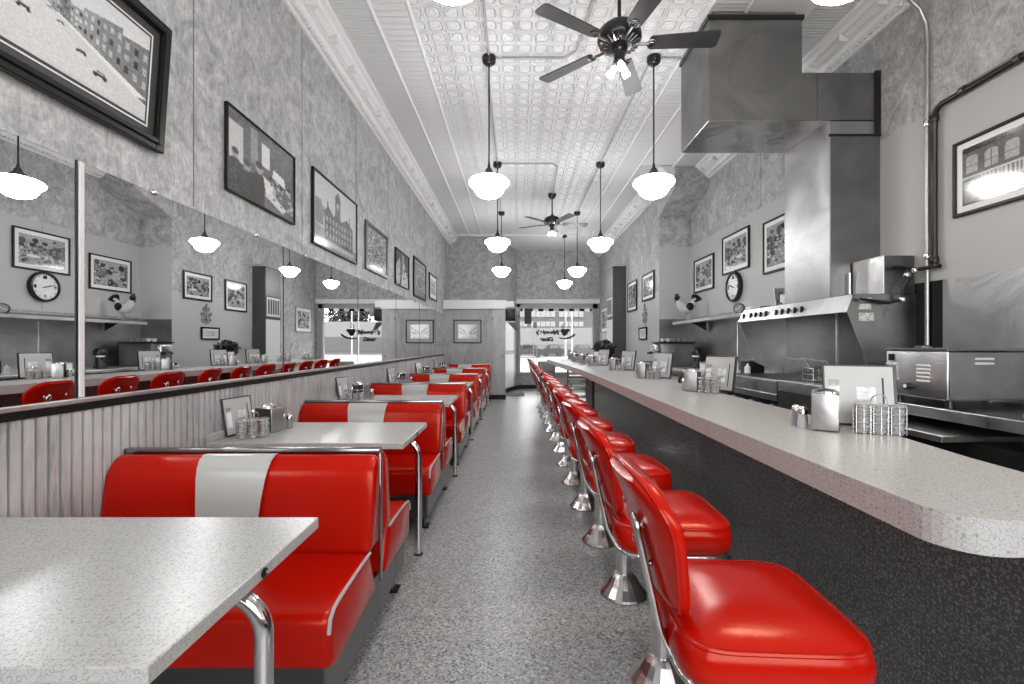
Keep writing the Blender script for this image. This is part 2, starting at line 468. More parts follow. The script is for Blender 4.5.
struct(MB().box(WR1 - .012, WR1, YC, YW, 0, .11).build('baseboard_right', BLACK))

# unseen rear wall and broad window, added to bring in daylight
rw = MB(); a0, a1, z0, z1 = -1.1, 2.3, .85, 2.95
rw.box(WL - .1, WR2 + .1, YB - .12, YB, 0, z0); rw.box(WL - .1, WR2 + .1, YB - .12, YB, z1, H + .1); rw.box(WL - .1, a0, YB - .12, YB, z0, z1); rw.box(a1, WR2 + .1, YB - .12, YB, z0, z1)
struct(rw.build('wall_rear_added', WALLP), 'papered rear wall added behind the camera, its opening letting in daylight')
rf = MB()
for x in (a0, .03, 1.17, a1): rf.box(x - .03, x + .03, YB - .1, YB - .02, z0, z1)
for z in (z0, z1): rf.box(a0, a1, YB - .1, YB - .02, z - .03, z + .03)
struct(rf.build('window_added', FR), 'broad window added unseen behind the camera to let in daylight')
# door in the oblique wall
dv = Vector((.476, YW - YU, 0)).normalized(); nrm = Vector((dv.y, -dv.x, 0))
Md = Matrix(((dv.x, -nrm.x, 0, -.456), (dv.y, -nrm.y, 0, YU), (0, 0, 1, 0), (0, 0, 0, 1)))
d = struct(MB().box(.08, 1.30, -.03, .0, .02, 2.16, M=Md).build('door_1', FR), 'pale entrance door in the angled wall')
MB().box(.16, 1.22, -.036, -.03, 1.12, 2.04, M=Md).build('upper_panel', mat('door_white', .8, .3), d)
MB().box(.16, 1.22, -.036, -.03, .12, 1.02, M=Md).build('lower_panel', MATS['door_white'], d)
MB().box(0.0, 1.6, -.035, 0, 0, .10, M=Md).build('kick_strip', BLACK, d)
MB().box(0.0, 1.6, -.06, 0, 2.16, 2.34, M=Md).build('door_header', WHITE, d)
t = thing('wall_fixture', 'black and white boxy fixture hanging above the entrance door', 'wall fixture', (-.33, 10.95, 2.12))
MB().box(.05, .30, -.15, .10, -.27, 0.02, .01).build('black_box', BLACK, t)
MB().box(.04, .28, -.12, .08, .05, .20, .01).build('white_box', WHITE, t)
MB().box(.31, .42, -.1, .05, -.16, .06, .01).build('side_lamp', GREYP, t)
MB().tube([(-.1, 0, .1), (.1, 0, .1)], .012).build('bracket', BLACKM, t)
MB().prism([(.12, -.30), (.28, -.30), (.36, -.48), (.30, -.5)], 'y', -.02, .02).build('arm', BLACKM, t)
t = thing('wall_speaker', 'black rectangular speaker hung at top left of the street window', 'speaker', (.33, YW - .18, 1.88))
MB().box(-.10, .10, -.06, .12, 0, .44, .01).build('speaker_body', BLACK, t)
MB().box(-.085, .085, -.066, -.06, .02, .42).build('grille', BLACK, t)
t = tag(MB().box(-.32, .20, 11.3, 12.1, 0, .012, .004, 1).build('door_mat', mat('mat_grey', .09, .9)), 'dark grey mat on the floor inside the entrance', 'mat')

# ------------------------------------------------------------------ rear: daylight comes in by the window added behind the camera
# exterior
struct(MB().box(-45, 60, YW + .12, 80, -.3, -.15).build('ground', ASPH), 'pale street outside the window')
bl = thing('building', 'long pale building with window bands across the street', 'building', (0, 60, -.15))
bw = MB().box(-28, 10.2, 0, 4, 1.0, 9).build('wall', BLDG, bl)
MB().box(-30, 9.9, -.15, 0, 1.3, 3.6).build('pale_wall', BLDW, bl)
for zz, hh in ((3.75, .65), (5.0, .8)):
    for k in range(9):
        x = -24 + k * 3.7
        f_ = MB().box(x, x + 3.2, -.12, 0, zz, zz + hh).build('window', WIN_OUT, bl)
        for q in range(1, 5): MB().box(x + q * .64 - .03, x + q * .64 + .03, -.16, -.12, zz, zz + hh).build('mullion', BLDG, f_)
MB().box(-30, 10.2, -5, -.15, 0, 1.25).build('platform', BLDW, bl)
bl2 = thing('building', 'low white walled building further right across the street', 'building', (0, 62, -.15))
MB().box(10.8, 40, 0, 4, 0, 4.5).build('wall', BLDW, bl2)
MB().box(12, 38, -.1, 0, .3, 2.4).build('grey_bay', BLDG, bl2)
def car(x, y, label, m, L=4.2, rz=0):
    t = thing('parked_car', label, 'car', (x, y, -.15), rz)
    prof = [(-L / 2, .35), (-L / 2, .75), (-L / 2 + .25, .85), (-L / 4 - .2, .92), (-L / 6, 1.38), (L / 5, 1.40), (L / 3, .98), (L / 2 - .1, .88), (L / 2, .7), (L / 2, .35)]
    MB().prism(prof, 'y', -.8, .8).build('car_body', m, t)
    for sx in (-1, 1):
        for sy in (-.82, .70):
            MB().lathe([(.01, sy), (.33, sy), (.33, sy + .12), (.01, sy + .12)], (sx * L * .31, 0, .33), 16, axis='y').build('wheel', RUBBER, t)
    MB().prism([(-L / 6 + .02, .95), (-L / 6 + .12, 1.32), (L / 5 - .05, 1.33), (L / 3 - .2, .98)], 'y', -.81, .81).build('side_windows', BLACKG, t)
    return t
CARM = mat('car_paint_dark', .012, .5); CARG = mat('car_paint_grey', .04, .5)
car(1.2, 49, 'dark parked car at the left edge of the street window', CARM, 3.4)
car(4.2, 53, 'small dark car against the pale wall below the lettering', CARM, 2.6)
car(7.6, 53, 'dark car against the pale wall below the cup logo', CARG, 3.0)
t = thing('street_sign', 'dark traffic sign on two thin posts outside the window', 'sign', (1.13, 30, -.15))
for s in (0, .2): MB().tube([(s, 0, 0), (s, 0, 2.5)], .018, 8).build('post', DARKSTEEL, t)
MB().box(-.02, .22, -.03, .03, 2.5, 2.9).build('sign_panel', BLACKM, t)
for k, (x, y, zt) in enumerate(((1.54, 14.26, 2.35), (1.74, 14.26, 2.35))):
    tag(MB().tube([(x, y, -.15), (x, y, zt)], .022, 8).build('awning_post', CREAM), ('left' if k == 0 else 'right') + ' of two thin white awning posts outside the window', 'post')
aw = thing('awning', 'striped scalloped awning edge outside the street window', 'awning', (1.16, 14.2, 2.42))
MB().prism([(-.9, .12), (0, .02), (0, 0), (-.9, .10)], 'x', -1.3, 1.3).build('canopy', BLACK, aw)
for k in range(16):
    MB().prism([(x, z) for x, z in ((-1.28 + k * .16, 0), (-1.12 + k * .16, 0), (-1.12 + k * .16, -.07), (-1.15 + k * .16, -.10), (-1.25 + k * .16, -.10), (-1.28 + k * .16, -.07))], 'y', -.01, .01).build('scallop', BLACK if k % 2 else WHITE, aw)
def leafball(mb, c, r, n, s):
    for _ in range(n):
        d_ = Vector((random.gauss(0, 1), random.gauss(0, 1), random.gauss(0, 1))).normalized() * r * random.uniform(.35, 1)
        p = Vector(c) + Vector((d_.x, d_.y, d_.z * .75)); a = Vector((random.uniform(-1, 1), random.uniform(-1, 1), random.uniform(-1, 1))).normalized()
        b_ = a.cross(Vector((random.uniform(-1, 1), random.uniform(-1, 1), 1))).normalized()
        mb.add([p + a * s, p + b_ * s * .4, p - a * s, p - b_ * s * .4], [(0, 1, 2, 3)])
for k, x in enumerate((15, 22.5, 30)):
    t = thing('street_tree', ('nearest', 'middle', 'furthest')[k] + ' right of three leafy trees behind the low white building', 'tree', (x, 71, -.15))
    MB().tube([(0, 0, 0), (.1, 0, 3), (0, 0, 5)], [.35, .28, .15]).build('trunk', DARKSTEEL, t)
    mb = MB(); leafball(mb, (0, 0, 6), 3.5, 2600, .35); mb.build('crown', TREE, t)

# ------------------------------------------------------------------ pictures
class Img:
    def __init__(s, w, h, bg): s.w, s.h = w, h; s.a = np.full((h, w), float(bg)); s.yy, s.xx = np.mgrid[0:h, 0:w]; s.u = (s.xx + .5) / w; s.v = 1 - (s.yy + .5) / h; s.rg = np.random.RandomState(int(w * 13 + h * 7 + bg * 100))
    def poly(s, pts, c):
        m_ = np.zeros_like(s.a, bool); n = len(pts)
        for i in range(n):
            (x1, y1), (x2, y2) = pts[i], pts[(i + 1) % n]
            if y1 == y2: continue
            cr = ((s.v > min(y1, y2)) & (s.v <= max(y1, y2)) & (s.u < (s.v - y1) * (x2 - x1) / (y2 - y1) + x1)); m_ ^= cr
        s.a[m_] = c; return m_
    def rect(s, x0, x1, y0, y1, c): s.a[(s.u > x0) & (s.u < x1) & (s.v > y0) & (s.v < y1)] = c
    def ell(s, x, y, rx, ry, c): s.a[((s.u - x) / rx) ** 2 + ((s.v - y) / ry) ** 2 < 1] = c
    def grain(s, k, cell=1):
        n = s.rg.rand(s.h // cell + 2, s.w // cell + 2) - .5
        s.a += k * np.kron(n, np.ones((cell, cell)))[:s.h, :s.w]; return s
    def blobs(s, n, lo, hi, x0, x1, y0, y1, smin, smax):
        for _ in range(n):
            x, y = s.rg.uniform(x0, x1), s.rg.uniform(y0, y1); r = s.rg.uniform(smin, smax)
            if s.rg.rand() < .5: s.ell(x, y, r, r * s.rg.uniform(.6, 1.8), s.rg.uniform(lo, hi))
            else: s.rect(x - r, x + r, y - r * .7, y + r * .9, s.rg.uniform(lo, hi))
def street(w, h, bg=.62, hv=.55, hx=.45, seed=1, tall=.8):
    im = Img(w, h, bg); rg = im.rg = np.random.RandomState(seed)
    im.poly([(0, 0), (1, 0), (1, .15), (hx, hv), (0, .25)], bg * .95)
    for side in (0, 1):
        n = 9
        for i in range(n - 1, -1, -1):
            t0, t1 = 1 - (.72 ** i), 1 - (.72 ** (i + 1)); X0 = side; f = lambda t: X0 + (hx - X0) * t
            base = lambda t: .18 + (hv - .02 - .18) * t
            top = hv + (tall - hv) * rg.uniform(.65, 1.05)
            tp = lambda t: top + (hv - top) * t * .9
            c = rg.uniform(.08, .32) if side else rg.uniform(.08, .45)
            im.poly([(f(t0), base(t0)), (f(t1), base(t1)), (f(t1), tp(t1)), (f(t0), tp(t0))], c)
            for fl in range(3):
                for q in range(3):
                    a0 = t0 + (t1 - t0) * (q + .25) / 3; a1 = t0 + (t1 - t0) * (q + .7) / 3
                    z0 = base(a0) + (tp(a0) - base(a0)) * (.25 + fl * .25); z1 = z0 + (tp(a0) - base(a0)) * .13
                    im.poly([(f(a0), z0), (f(a1), z0), (f(a1), z1), (f(a0), z1)], min(.6, c * 2.0 if rg.rand() < .6 else .03))
            im.poly([(f(t0), base(t0) + .07 * (1 - t0)), (f(t1), base(t1) + .07 * (1 - t1)), (f(t1) + (.06 if not side else -.06) * (1 - t1), base(t1) + .05 * (1 - t1)), (f(t0) + (.06 if not side else -.06) * (1 - t0), base(t0) + .04 * (1 - t0))], .7 if rg.rand() < .5 else .12)
    return im
def vehicle(im, x, y, s):
    im.rect(x - s, x + s, y, y + s * 1.1, .06); im.rect(x - s * .6, x + s * .8, y + s * 1.1, y + s * 1.9, .12)
    im.rect(x - s * .4, x + s * .6, y + s * 1.2, y + s * 1.7, .4); im.ell(x - s * .7, y, s * .35, s * .5, .02); im.ell(x + s * .7, y, s * .35, s * .5, .02)
def P_street_wide():
    im = street(200, 110, .60, .62, .52, 3, .92)
    im.poly([(0.2, .3), (.52, .6), (.85, .05), (.3, 0), (0, 0), (0, .18)], .60)
    for x, y, s in ((.50, .36, .022), (.62, .45, .012), (.70, .30, .02), (.78, .18, .028), (.58, .52, .008)): vehicle(im, x, y, s)
    im.rect(.345, .352, .35, .85, .05); im.rect(.33, .37, .33, .36, .08); im.grain(.07); return im
def P_crowd():
    im = Img(90, 80, .12); im.rect(.02, .2, .4, .85, .5); im.rect(.45, .58, .55, .85, .62); im.rect(.30, .4, .5, .95, .25)
    for x, y, s in ((.1, .45, .07), (.25, .38, .08), (.42, .45, .09), (.6, .38, .07), (.78, .35, .06), (.9, .4, .05)):
        im.poly([(x - s * 1.5, 0), (x - s * 1.3, y - s), (x, y), (x + s * 1.3, y - s), (x + s * 1.5, 0)], .05 + .1 * (x > .5)); im.ell(x, y + s * .4, s * .6, s * .8, .3); im.ell(x, y + s * .9, s * .6, s * .5, .04)
    im.poly([(.48, .42), (.52, .2), (.72, .12), (.66, .36)], .68); im.poly([(.5, .18), (.8, .05), (.86, .12), (.6, .26)], .6)
    im.poly([(.62, .48), (.84, .44), (.82, .56), (.64, .6)], .7); im.blobs(40, .05, .5, .6, 1, .1, .5, .01, .03); im.grain(.06); return im
def P_tower():
    im = Img(90, 90, .50); im.poly([(0, 0), (1, 0), (1, .15), (0, .3)], .30); im.rect(.22, .9, .12, .52, .12)
    im.poly([(.2, .52), (.3, .64), (.42, .52), (.5, .66), (.6, .52), (.75, .62), (.9, .5)], .10); im.rect(.46, .58, .4, .82, .10); im.poly([(.44, .82), (.52, .95), (.6, .82)], .06)
    for r in range(3):
        for c in range(9): im.rect(.26 + c * .07, .29 + c * .07, .18 + r * .11, .25 + r * .11, .34)
    im.rect(.49, .55, .70, .77, .4); im.rect(.28, .3, .5, .7, .08); im.rect(.8, .82, .5, .68, .08)
    for k in range(60): im.rect(.02 + .18 * im.rg.rand(), .03 + .19 * im.rg.rand(), .3 + .2 * im.rg.rand(), .4 + .3 * im.rg.rand(), .22) if im.rg.rand() < .4 else None
    im.rect(.3, .95, .04, .1, .45); im.grain(.05); return im
def P_maze():
    im = Img(60, 80, .3); im.blobs(420, .03, .62, .05, .95, .05, .95, .008, .03); im.grain(.1); return im
def P_figure():
    im = Img(60, 70, .08); im.poly([(.0, 0), (.0, .5), (.3, .8), (.35, .2), (.2, 0)], .5); im.rect(.5, .6, .4, .95, .4); im.poly([(.4, 0), (.5, .4), (.8, .5), (.9, .3), (.95, 0)], .62); im.ell(.62, .6, .08, .1, .5); im.blobs(50, .02, .6, 0, 1, 0, .7, .01, .04); im.grain(.08); return im
def P_circle():
    im = Img(60, 70, .30); im.ell(.5, .42, .36, .25, .40); im.ell(.5, .42, .30, .20, .26); im.poly([(.1, .9), (.9, .9), (.7, .8), (.3, .8)], .45); im.grain(.05); return im
def P_paper():
    im = Img(50, 60, .6)
    for k in range(9): im.rect(.2, .8 - .2 * (k % 3), .2 + k * .07, .225 + k * .07, .2)
    im.grain(.04); return im
def P_trees():
    im = Img(80, 60, .55); im.poly([(0, 0), (1, 0), (.52, .45), (.48, .45)], .45)
    for s in (-1, 1):
        for k in range(7): im.rg.rand(); x = .5 + s * (.08 + k * .065); im.rect(x - .006, x + .006, .3 - k * .02, .5, .05)
        for k in range(160): x = im.rg.rand(); im.ell(.5 + s * (.06 + x * .4), .42 + im.rg.uniform(-.1, .1 + x * .35), .02, .02, im.rg.uniform(.08, .4))
    im.grain(.06); return im
def P_arches():
    im = Img(150, 90, .12); im.rect(0, 1, .9, 1, .04); im.rect(0, 1, .46, .49, .55)
    for k in range(6):
        x = .03 + k * .15; im.rect(x, x + .10, .54, .78, .40); im.ell(x + .05, .78, .05, .06, .40); im.rect(x + .048, x + .052, .54, .84, .1); im.rect(x, x + .1, .66, .672, .1)
    for k in range(18): im.rect(.15 + k * .03, .165 + k * .03, .28, .45, .5)
    im.rect(.02, .1, .05, .4, .25); im.rect(.14, .2, .02, .25, .35); im.rect(.22, .45, .04, .26, .2); im.blobs(60, .05, .5, 0, 1, 0, .3, .006, .02); im.grain(.06); return im
def P_rand(seed):
    im = street(70, 60, .34, .5, .4 + .02 * seed, seed + 10, .98)
    im.rg = np.random.RandomState(seed); im.blobs(26, .02, .12, 0, 1, 0, .9, .03, .09); im.blobs(60, .02, .65, 0, 1, 0, .7, .008, .035)
    im.ell(.7, .3, .14, .05, .7) if seed % 2 else None; im.grain(.06); return im
def picture(img, w, h, loc, rz, label, fw=.025, mw=.04, depth=.025, frame=BLACK, matc=None, tilt=0., fillet=False):
    t = thing('framed_picture', label, 'picture', loc, rz, rx=tilt)
    W, Hh = w / 2, h
    fb = MB()
    for x0, x1, z0, z1 in ((-W, -W + fw, 0, Hh), (W - fw, W, 0, Hh), (-W + fw, W - fw, 0, fw), (-W + fw, W - fw, Hh - fw, Hh)):
        fb.box(x0, x1, -depth, 0, z0, z1, .004, 1)
    if fillet:
        g = fw * .55
        for x0, x1, z0, z1 in ((-W + g, -W + fw, g, Hh - g), (W - fw, W - g, g, Hh - g), (-W + fw, W - fw, g, fw), (-W + fw, W - fw, Hh - fw, Hh - g)):
            fb.box(x0, x1, -depth - .012, -depth, z0, z1, .003, 1)
    fb.build('picture_frame', frame, t)
    if mw: MB().box(-W + fw, W - fw, -depth * .45, -.002, fw, Hh - fw).build('mount', matc or CREAM, t)
    if fillet:
        e = MB(); q = fw + mw - .018
        for x0, x1, z0, z1 in ((-W + q, -W + q + .006, q, Hh - q), (W - q - .006, W - q, q, Hh - q), (-W + q, W - q, q, q + .006), (-W + q, W - q, Hh - q - .006, Hh - q)):
            e.box(x0, x1, -depth * .5, -depth * .45, z0, z1)
        e.build('fillet', CREAM, t)
    b0 = fw + mw; rg_ = np.random.RandomState(img.w + img.h); g1 = rg_.rand(*img.a.shape) - .5; g2 = np.kron(rg_.rand(img.h // 3 + 1, img.w // 3 + 1) - .5, np.ones((3, 3)))[:img.h, :img.w]; a = np.clip(img.a * (1 + .22 * g1 + .28 * g2 * (img.a < .45)) * 1.05 - .012, .006, .8); hh, ww_ = a.shape
    vs = []; cs = []
    xs = np.linspace(-W + b0, W - b0, ww_); zs = np.linspace(Hh - b0, b0, hh); y = -depth * .5 - .001
    for j in range(hh):
        for i in range(ww_): vs.append((xs[i], y, zs[j])); g = float(a[j, i]); cs += [g, g, g, 1]
    fs = [(j * ww_ + i, (j + 1) * ww_ + i, (j + 1) * ww_ + i + 1, j * ww_ + i + 1) for j in range(hh - 1) for i in range(ww_ - 1)]
    me = bpy.data.meshes.new('photo_print'); me.from_pydata(vs, [], fs); at = me.color_attributes.new('Col', 'FLOAT_COLOR', 'POINT'); at.data.foreach_set('color', cs)
    me.materials.append(PRINT); o = bpy.data.objects.new('photo_print', me); COL.objects.link(o); o.parent = t
    return t
LW = R(90); RW = R(-90); e = .002
DARKMAT = mat('charcoal_mount', .045, .6)
picture(P_street_wide(), 1.24, .59, (WL + .01, 1.545, 2.205), LW, 'very large black framed photograph of an old main street with cars', .05, .055, .035, matc=DARKMAT, tilt=R(4), fillet=True)
def lp(img, y0, y1, z0, z1, label, **k): return picture(img, y1 - y0, z1 - z0, (WL + e, (y0 + y1) / 2, z0), LW, label, **k)
lp(P_crowd(), 2.67, 3.49, 2.21, 2.73, 'unmatted photograph of people reading menus, second on the mirror wall', fw=.012, mw=0)
lp(P_tower(), 3.80, 4.85, 2.145, 2.79, 'black framed photograph of a building with a clock tower', fw=.022, mw=0)
lp(P_maze(), 5.14, 6.0, 2.155, 2.71, 'grey framed busy patterned picture right of the clock tower photograph', fw=.045, mw=0, frame=DARKSTEEL)
lp(P_figure(), 6.4, 7.2, 2.15, 2.67, 'high contrast dark photograph, fifth picture above the mirrors', fw=.012, mw=0)
lp(P_circle(), 7.54, 8.55, 2.10, 2.77, 'dim grey picture with a large pale oval in it', fw=.035, mw=.05, matc=GREYP)
lp(P_paper(), 8.9, 9.72, 2.2, 2.71, 'small black framed document, furthest above the mirrors', fw=.03, mw=.08)
picture(P_trees(), .655, .55, (-1.15, YP - .014, 1.32), 0, 'black framed photograph of a tree lined road on the bead board partition', .022, .09, .025, matc=mat('pale_mount', .32, .6))
def rp(img, y0, y1, z0, z1, X, label, **k): return picture(img, y1 - y0, z1 - z0, (X - e, (y0 + y1) / 2, z0), RW, label, **k)
KW = WR2 - .006
rp(P_arches(), 2.13, 3.05, 2.14, 2.635, KW, 'large framed photograph of an arched brick storefront by the black pipe', fw=.022, mw=.04)
rp(P_rand(1), 4.55, 5.40, 2.12, 2.73, KW, 'black framed street photograph partly behind the steel duct', fw=.022, mw=.05)
rp(P_rand(3), 5.73, 6.47, 2.27, 2.80, KW, 'black framed photograph above the round wall clock', fw=.022, mw=.05)
rp(P_rand(4), 6.76, 7.50, 2.13, 2.66, KW, 'black framed dark photograph above the rooster ornament', fw=.022, mw=.05)
rp(P_rand(5), 7.95, 8.70, 2.10, 2.60, WR1 - .003, 'black framed photograph with a bright glare, nearest the recess corner', fw=.03, mw=.05)
rp(P_rand(6), 9.09, 9.82, 1.98, 2.60, WR1 - .003, 'black framed photograph beside the tall dark cabinet', fw=.03, mw=.05)
rp(P_rand(8), 12.0, 12.9, 1.62, 2.30, WR1, 'pale framed picture between the dark cabinet and street window', fw=.025, mw=.08, frame=GREYP)
rp(P_paper(), 8.4, 8.92, 1.38, 1.62, WR1 - .003, 'small wide framed print under the scrolled wall ornament', fw=.03, mw=.02)
# scroll ornament
t = thing('wall_ornament', 'pale scrolled metal ornament hung under two framed photographs', 'ornament', (WR1 - .012, 8.55, 1.66), RW)
mb = MB()
for s in (-1, 1):
    for cx, cz, r in ((.07, .08, .06), (.10, .19, .055), (.05, .29, .045)):
        mb.tube([(s * (cx + math.cos(a) * r * (1 - a / 14)), 0, cz + math.sin(a) * r * (1 - a / 14)) for a in [k * .5 for k in range(20)]], .009, 6)
mb.tube([(0, 0, 0), (0, 0, .36)], .012, 6); mb.lathe([(.001, -.02), (.03, 0), (.001, .03)], (0, 0, .37), 8)
mb.lathe([(.001, -.012), (.045, 0), (.001, .012)], (0, -.005, .18), 14, axis='y'); mb.build('scrollwork', mat('aged_silver', .30, .4, .6), t)
# clock
t = thing('wall_clock', 'round black rimmed wall clock on the kitchen wall', 'clock', (KW - e, 6.11, 2.065), RW)
MB().lathe([(.165, 0), (.20, 0), (.205, -.02), (.195, -.05), (.175, -.055), (.165, -.03)], (0, 0, 0), 40, axis='y').build('rim', BLACKM, t)
MB().lathe([(.001, -.034), (.172, -.034), (.172, -.0305), (.001, -.0305)], (0, 0, 0), 40, axis='y').build('clock_face', CREAM, t)
for k in range(12):
    a = 2 * PI * k / 12; 
    if k % 3: MB().tube([(math.sin(a) * .135, -.035, math.cos(a) * .135), (math.sin(a) * .155, -.035, math.cos(a) * .155)], .004, 5).build('hour_mark', BLACK, t)
    else:
        o = glyph({0: '12', 3: '3', 6: '6', 9: '9'}[k], .05, 0, 0, 0); o.name = 'numeral'; o.rotation_euler = (R(90), 0, 0); o.location = (math.sin(a) * .13, -.036, math.cos(a) * .13 - .017); o.data.materials.append(BLACK); o.parent = t
for nm, a, L, w in (('hour_hand', R(290), .08, .006), ('minute_hand', R(110), .03, .006), ('minute_hand', R(287), .13, .004)):
    if nm == 'minute_hand' and L < .05: continue
    MB().tube([(-math.sin(a) * .03, -.040, -math.cos(a) * .03), (math.sin(a) * L, -.040, math.cos(a) * L)], w, 6).build(nm, BLACK, t)

# tall dark cabinet on far right wall
t = thing('tall_cabinet', 'tall dark cabinet with a vent panel on the far right wall', 'cabinet', (2.13, 10.05, 0))
MB().box(0, .288, 0, .65, .7, 3.02).build('body', mat('charcoal_paint', .04, .4), t)
MB().box(-.006, 0, .03, .62, .72, 1.85).build('lower_panel', WHITE, t)
v_ = MB().box(-.014, 0, .06, .59, 1.92, 2.35).build('vent_frame', WHITE, t)
for k in range(5): MB().box(-.018, -.014, .09 + k * .1, .15 + k * .1, 1.97, 2.30).build('slot', DARKSTEEL, v_)
MB().box(-.005, 0, .03, .62, 2.38, 3.0).build('upper_panel', GREYP, t)
MB().box(0.01, .28, .02, .63, 0, .70).build('pedestal', DARKSTEEL, t)

# ------------------------------------------------------------------ booths
def cushion(mb, x0, x1, prof, seg=10, crown=.0):
    """prof: closed (y,z) outline of a padded section; the ends are pulled in and rounded"""
    n = len(prof); cy = sum(p[0] for p in prof) / n; cz = sum(p[1] for p in prof) / n
    rings = []
    r = .03
    for t_, s in ((0, .80), (.15, .90), (.5, .97), (1, 1.)):
        rings.append([(x0 + r * t_, cy + (y - cy) * (1 - (1 - s) * .6), cz + (z - cz) * (1 - (1 - s) * .6)) for y, z in prof])
    for k in range(1, seg):
        f = k / seg; b_ = crown * math.sin(PI * f)
        rings.append([(x0 + r + (x1 - x0 - 2 * r) * f, y, z + (b_ if z > cz else 0)) for y, z in prof])
    for t_, s in ((1, 1.), (.5, .97), (.15, .90), (0, .80)):
        rings.append([(x1 - r * t_, cy + (y - cy) * (1 - (1 - s) * .6), cz + (z - cz) * (1 - (1 - s) * .6)) for y, z in prof])
    return mb.loft(rings)
def rounded(poly, rad, n=4):
    out = []; m_ = len(poly)
    for i in range(m_):
        p0, p, p1 = Vector(poly[i - 1]), Vector(poly[i]), Vector(poly[(i + 1) % m_])
        a = (p0 - p); b_ = (p1 - p); rr = min(rad[i] if isinstance(rad, (list, tuple)) else rad, a.length * .45, b_.length * .45)
        A = p + a.normalized() * rr; B = p + b_.normalized() * rr
        for k in range(n + 1):
            t_ = k / n; q = A * (1 - t_) ** 2 + p * 2 * t_ * (1 - t_) + B * t_ ** 2; out.append((q.x, q.y))
    return out
BX0, BX1 = -.555, .555      # local, centre at X=-1.145
def make_booth(label, yc, single=False):
    t = thing('diner_booth', label, 'booth seat', (-1.145, yc, 0), group='red diner booths along the mirror wall')
    sides = (-1,) if single else (-1, 1)
    for s in sides:
        S = lambda pr: [(s * y, z) for y, z in pr]
        seat = rounded([(.05, .27), (.53, .245), (.555, .44), (.14, .455)], [.02, .04, .06, .02], 5)
        sc_ = cushion(MB(), BX0, BX1, S(seat), 10, .006).build('seat_cushion', RED, t)
        # welt along the aisle end of the seat
        MB().tube([(BX1 - .004, s * y, z) for y, z in ((.14, .452), (.30, .452), (.45, .447), (.505, .44), (.535, .42), (.545, .38))], .0065, 6).build('welt', WHITEV, sc_)
        back = rounded([(.155, .445), (.035, .445), (.02, .825), (.055, .83), (.105, .78)], [.03, .01, .02, .03, .06], 5)
        bk = cushion(MB(), BX0, BX1, S(back), 10).build('backrest', RED, t)
        # white centre panel laid over the pad, wider at the top
        fr_ = [(.157, .452), (.150, .55), (.137, .66), (.121, .745), (.107, .785), (.087, .815), (.058, .8305), (.03, .829)]
        L = []; Rr = []
        for i, (y, z) in enumerate(fr_):
            w = .118 + .035 * ((z - .45) / .38) ** 1.5
            L.append((-w - .025, s * (y + .004), z + .002)); Rr.append((w - .025, s * (y + .004), z + .002))
        MB().loft([L, Rr], caps=False, closed=False).build('centre_stripe', WHITEV, bk)
    tr = MB(); tr.box(BX0, BX1, -.019 if not single else -.03, .019, .825, .848, .005, 2)
    tr.box(BX1 - .008, BX1 + .002, -.012, .012, .27, .845, .003, 1)
    tr.build('chrome_trim', DCHROME, t)
    y0, y1 = -.52, (.52 if not single else .03)
    MB().box(BX0 + .01, BX1 - .035, y0 + .02, y1 - .02, .09, .27).build('plinth', DARKSTEEL, t)
    MB().box(BX1 - .035, BX1 - .025, y0 + .01, y1 - .01, .10, .28).build('side_rail', STEELD, t)
    for y in ((-.42, -.02) if single else (-.42, .42)):
        for x in (BX0 + .08, BX1 - .08):
            MB().box(x - .02, x + .02, y - .025, y + .025, 0.012, .10).box(x - .03, x + .05, y - .035, y + .035, 0, .014, .003, 1).build('foot', BLACKM, t)
    return t
names_b = ['nearest red booth with a white centre stripe, closest to the camera', 'second red striped booth from the camera', 'third red striped booth from the camera', 'fourth red striped booth from the camera', 'fifth red striped booth from the camera', 'last red booth, standing against the bead board partition']
bys = [1.985, 3.66, 5.33, 7.0, 8.67, 10.38]
b0 = make_booth(names_b[0], bys[0])
for i in range(1, 5): copy_tree(b0, (-1.145, bys[i], 0), label=names_b[i])
make_booth(names_b[5], bys[5], True)
# booth behind the camera side of table 1 is out of frame

# ------------------------------------------------------------------ booth tables
TX0, TX1 = -1.695, -.617
def make_table(label, yc):
    t = thing('booth_table', label, 'table', (0, yc, 0), group='pale laminate tables between the booths')
    hw = .33
    top = MB().box(TX0, TX1, -hw, hw, .726, .76, .0025, 1).build('tabletop', LAM, t)
    MB().box(TX0, TX0 + .016, -hw, hw, .7605, .805, .002, 1).build('upstand', LAM, t)
    rr = .105; pts = [(TX1 - .40, 0, .708), (TX1 - .14, 0, .708)] + [(TX1 + .012 - rr + rr * math.sin(R(a)), 0, .708 - rr + rr * math.cos(R(a))) for a in range(10, 91, 8)] + [(TX1 + .012, 0, .4), (TX1 + .012, 0, .012)]
    lg_ = MB().tube(pts, .0215, 16).build('leg', CHROME, t)
    MB().lathe([(.026, 0), (.028, .006), (.022, .014)], (TX1 + .012, 0, 0), 16).build('rubber_foot', RUBBER, lg_)
    MB().box(TX1 - .42, TX1 - .10, -.06, .06, .716, .7255).build('mounting_plate', DARKSTEEL, t)
    c = MB().lathe([(.001, .001), (.012, .001), (.013, .004), (.010, .007), (.001, .007)], (TX1, .02, .742), 14, axis='x').build('edge_badge', BLACKM, t)
    MB().tube([(TX1 + .008, .018, .744), (TX1 + .009, .023, .747), (TX1 + .008, .022, .741)], .0015, 5).build('badge_mark', CHROME, c)
    return t
names_t = ['nearest pale laminate table, cropped at the lower left', 'second table from the camera, beyond the nearest red booth', 'third pale laminate table from the camera', 'fourth pale laminate table from the camera', 'fifth pale laminate table from the camera', 'furthest pale laminate table, before the last booth']
tys = [1.09, 2.81, 4.48, 6.16, 7.83, 9.52]
t0 = make_table(names_t[0], tys[0])
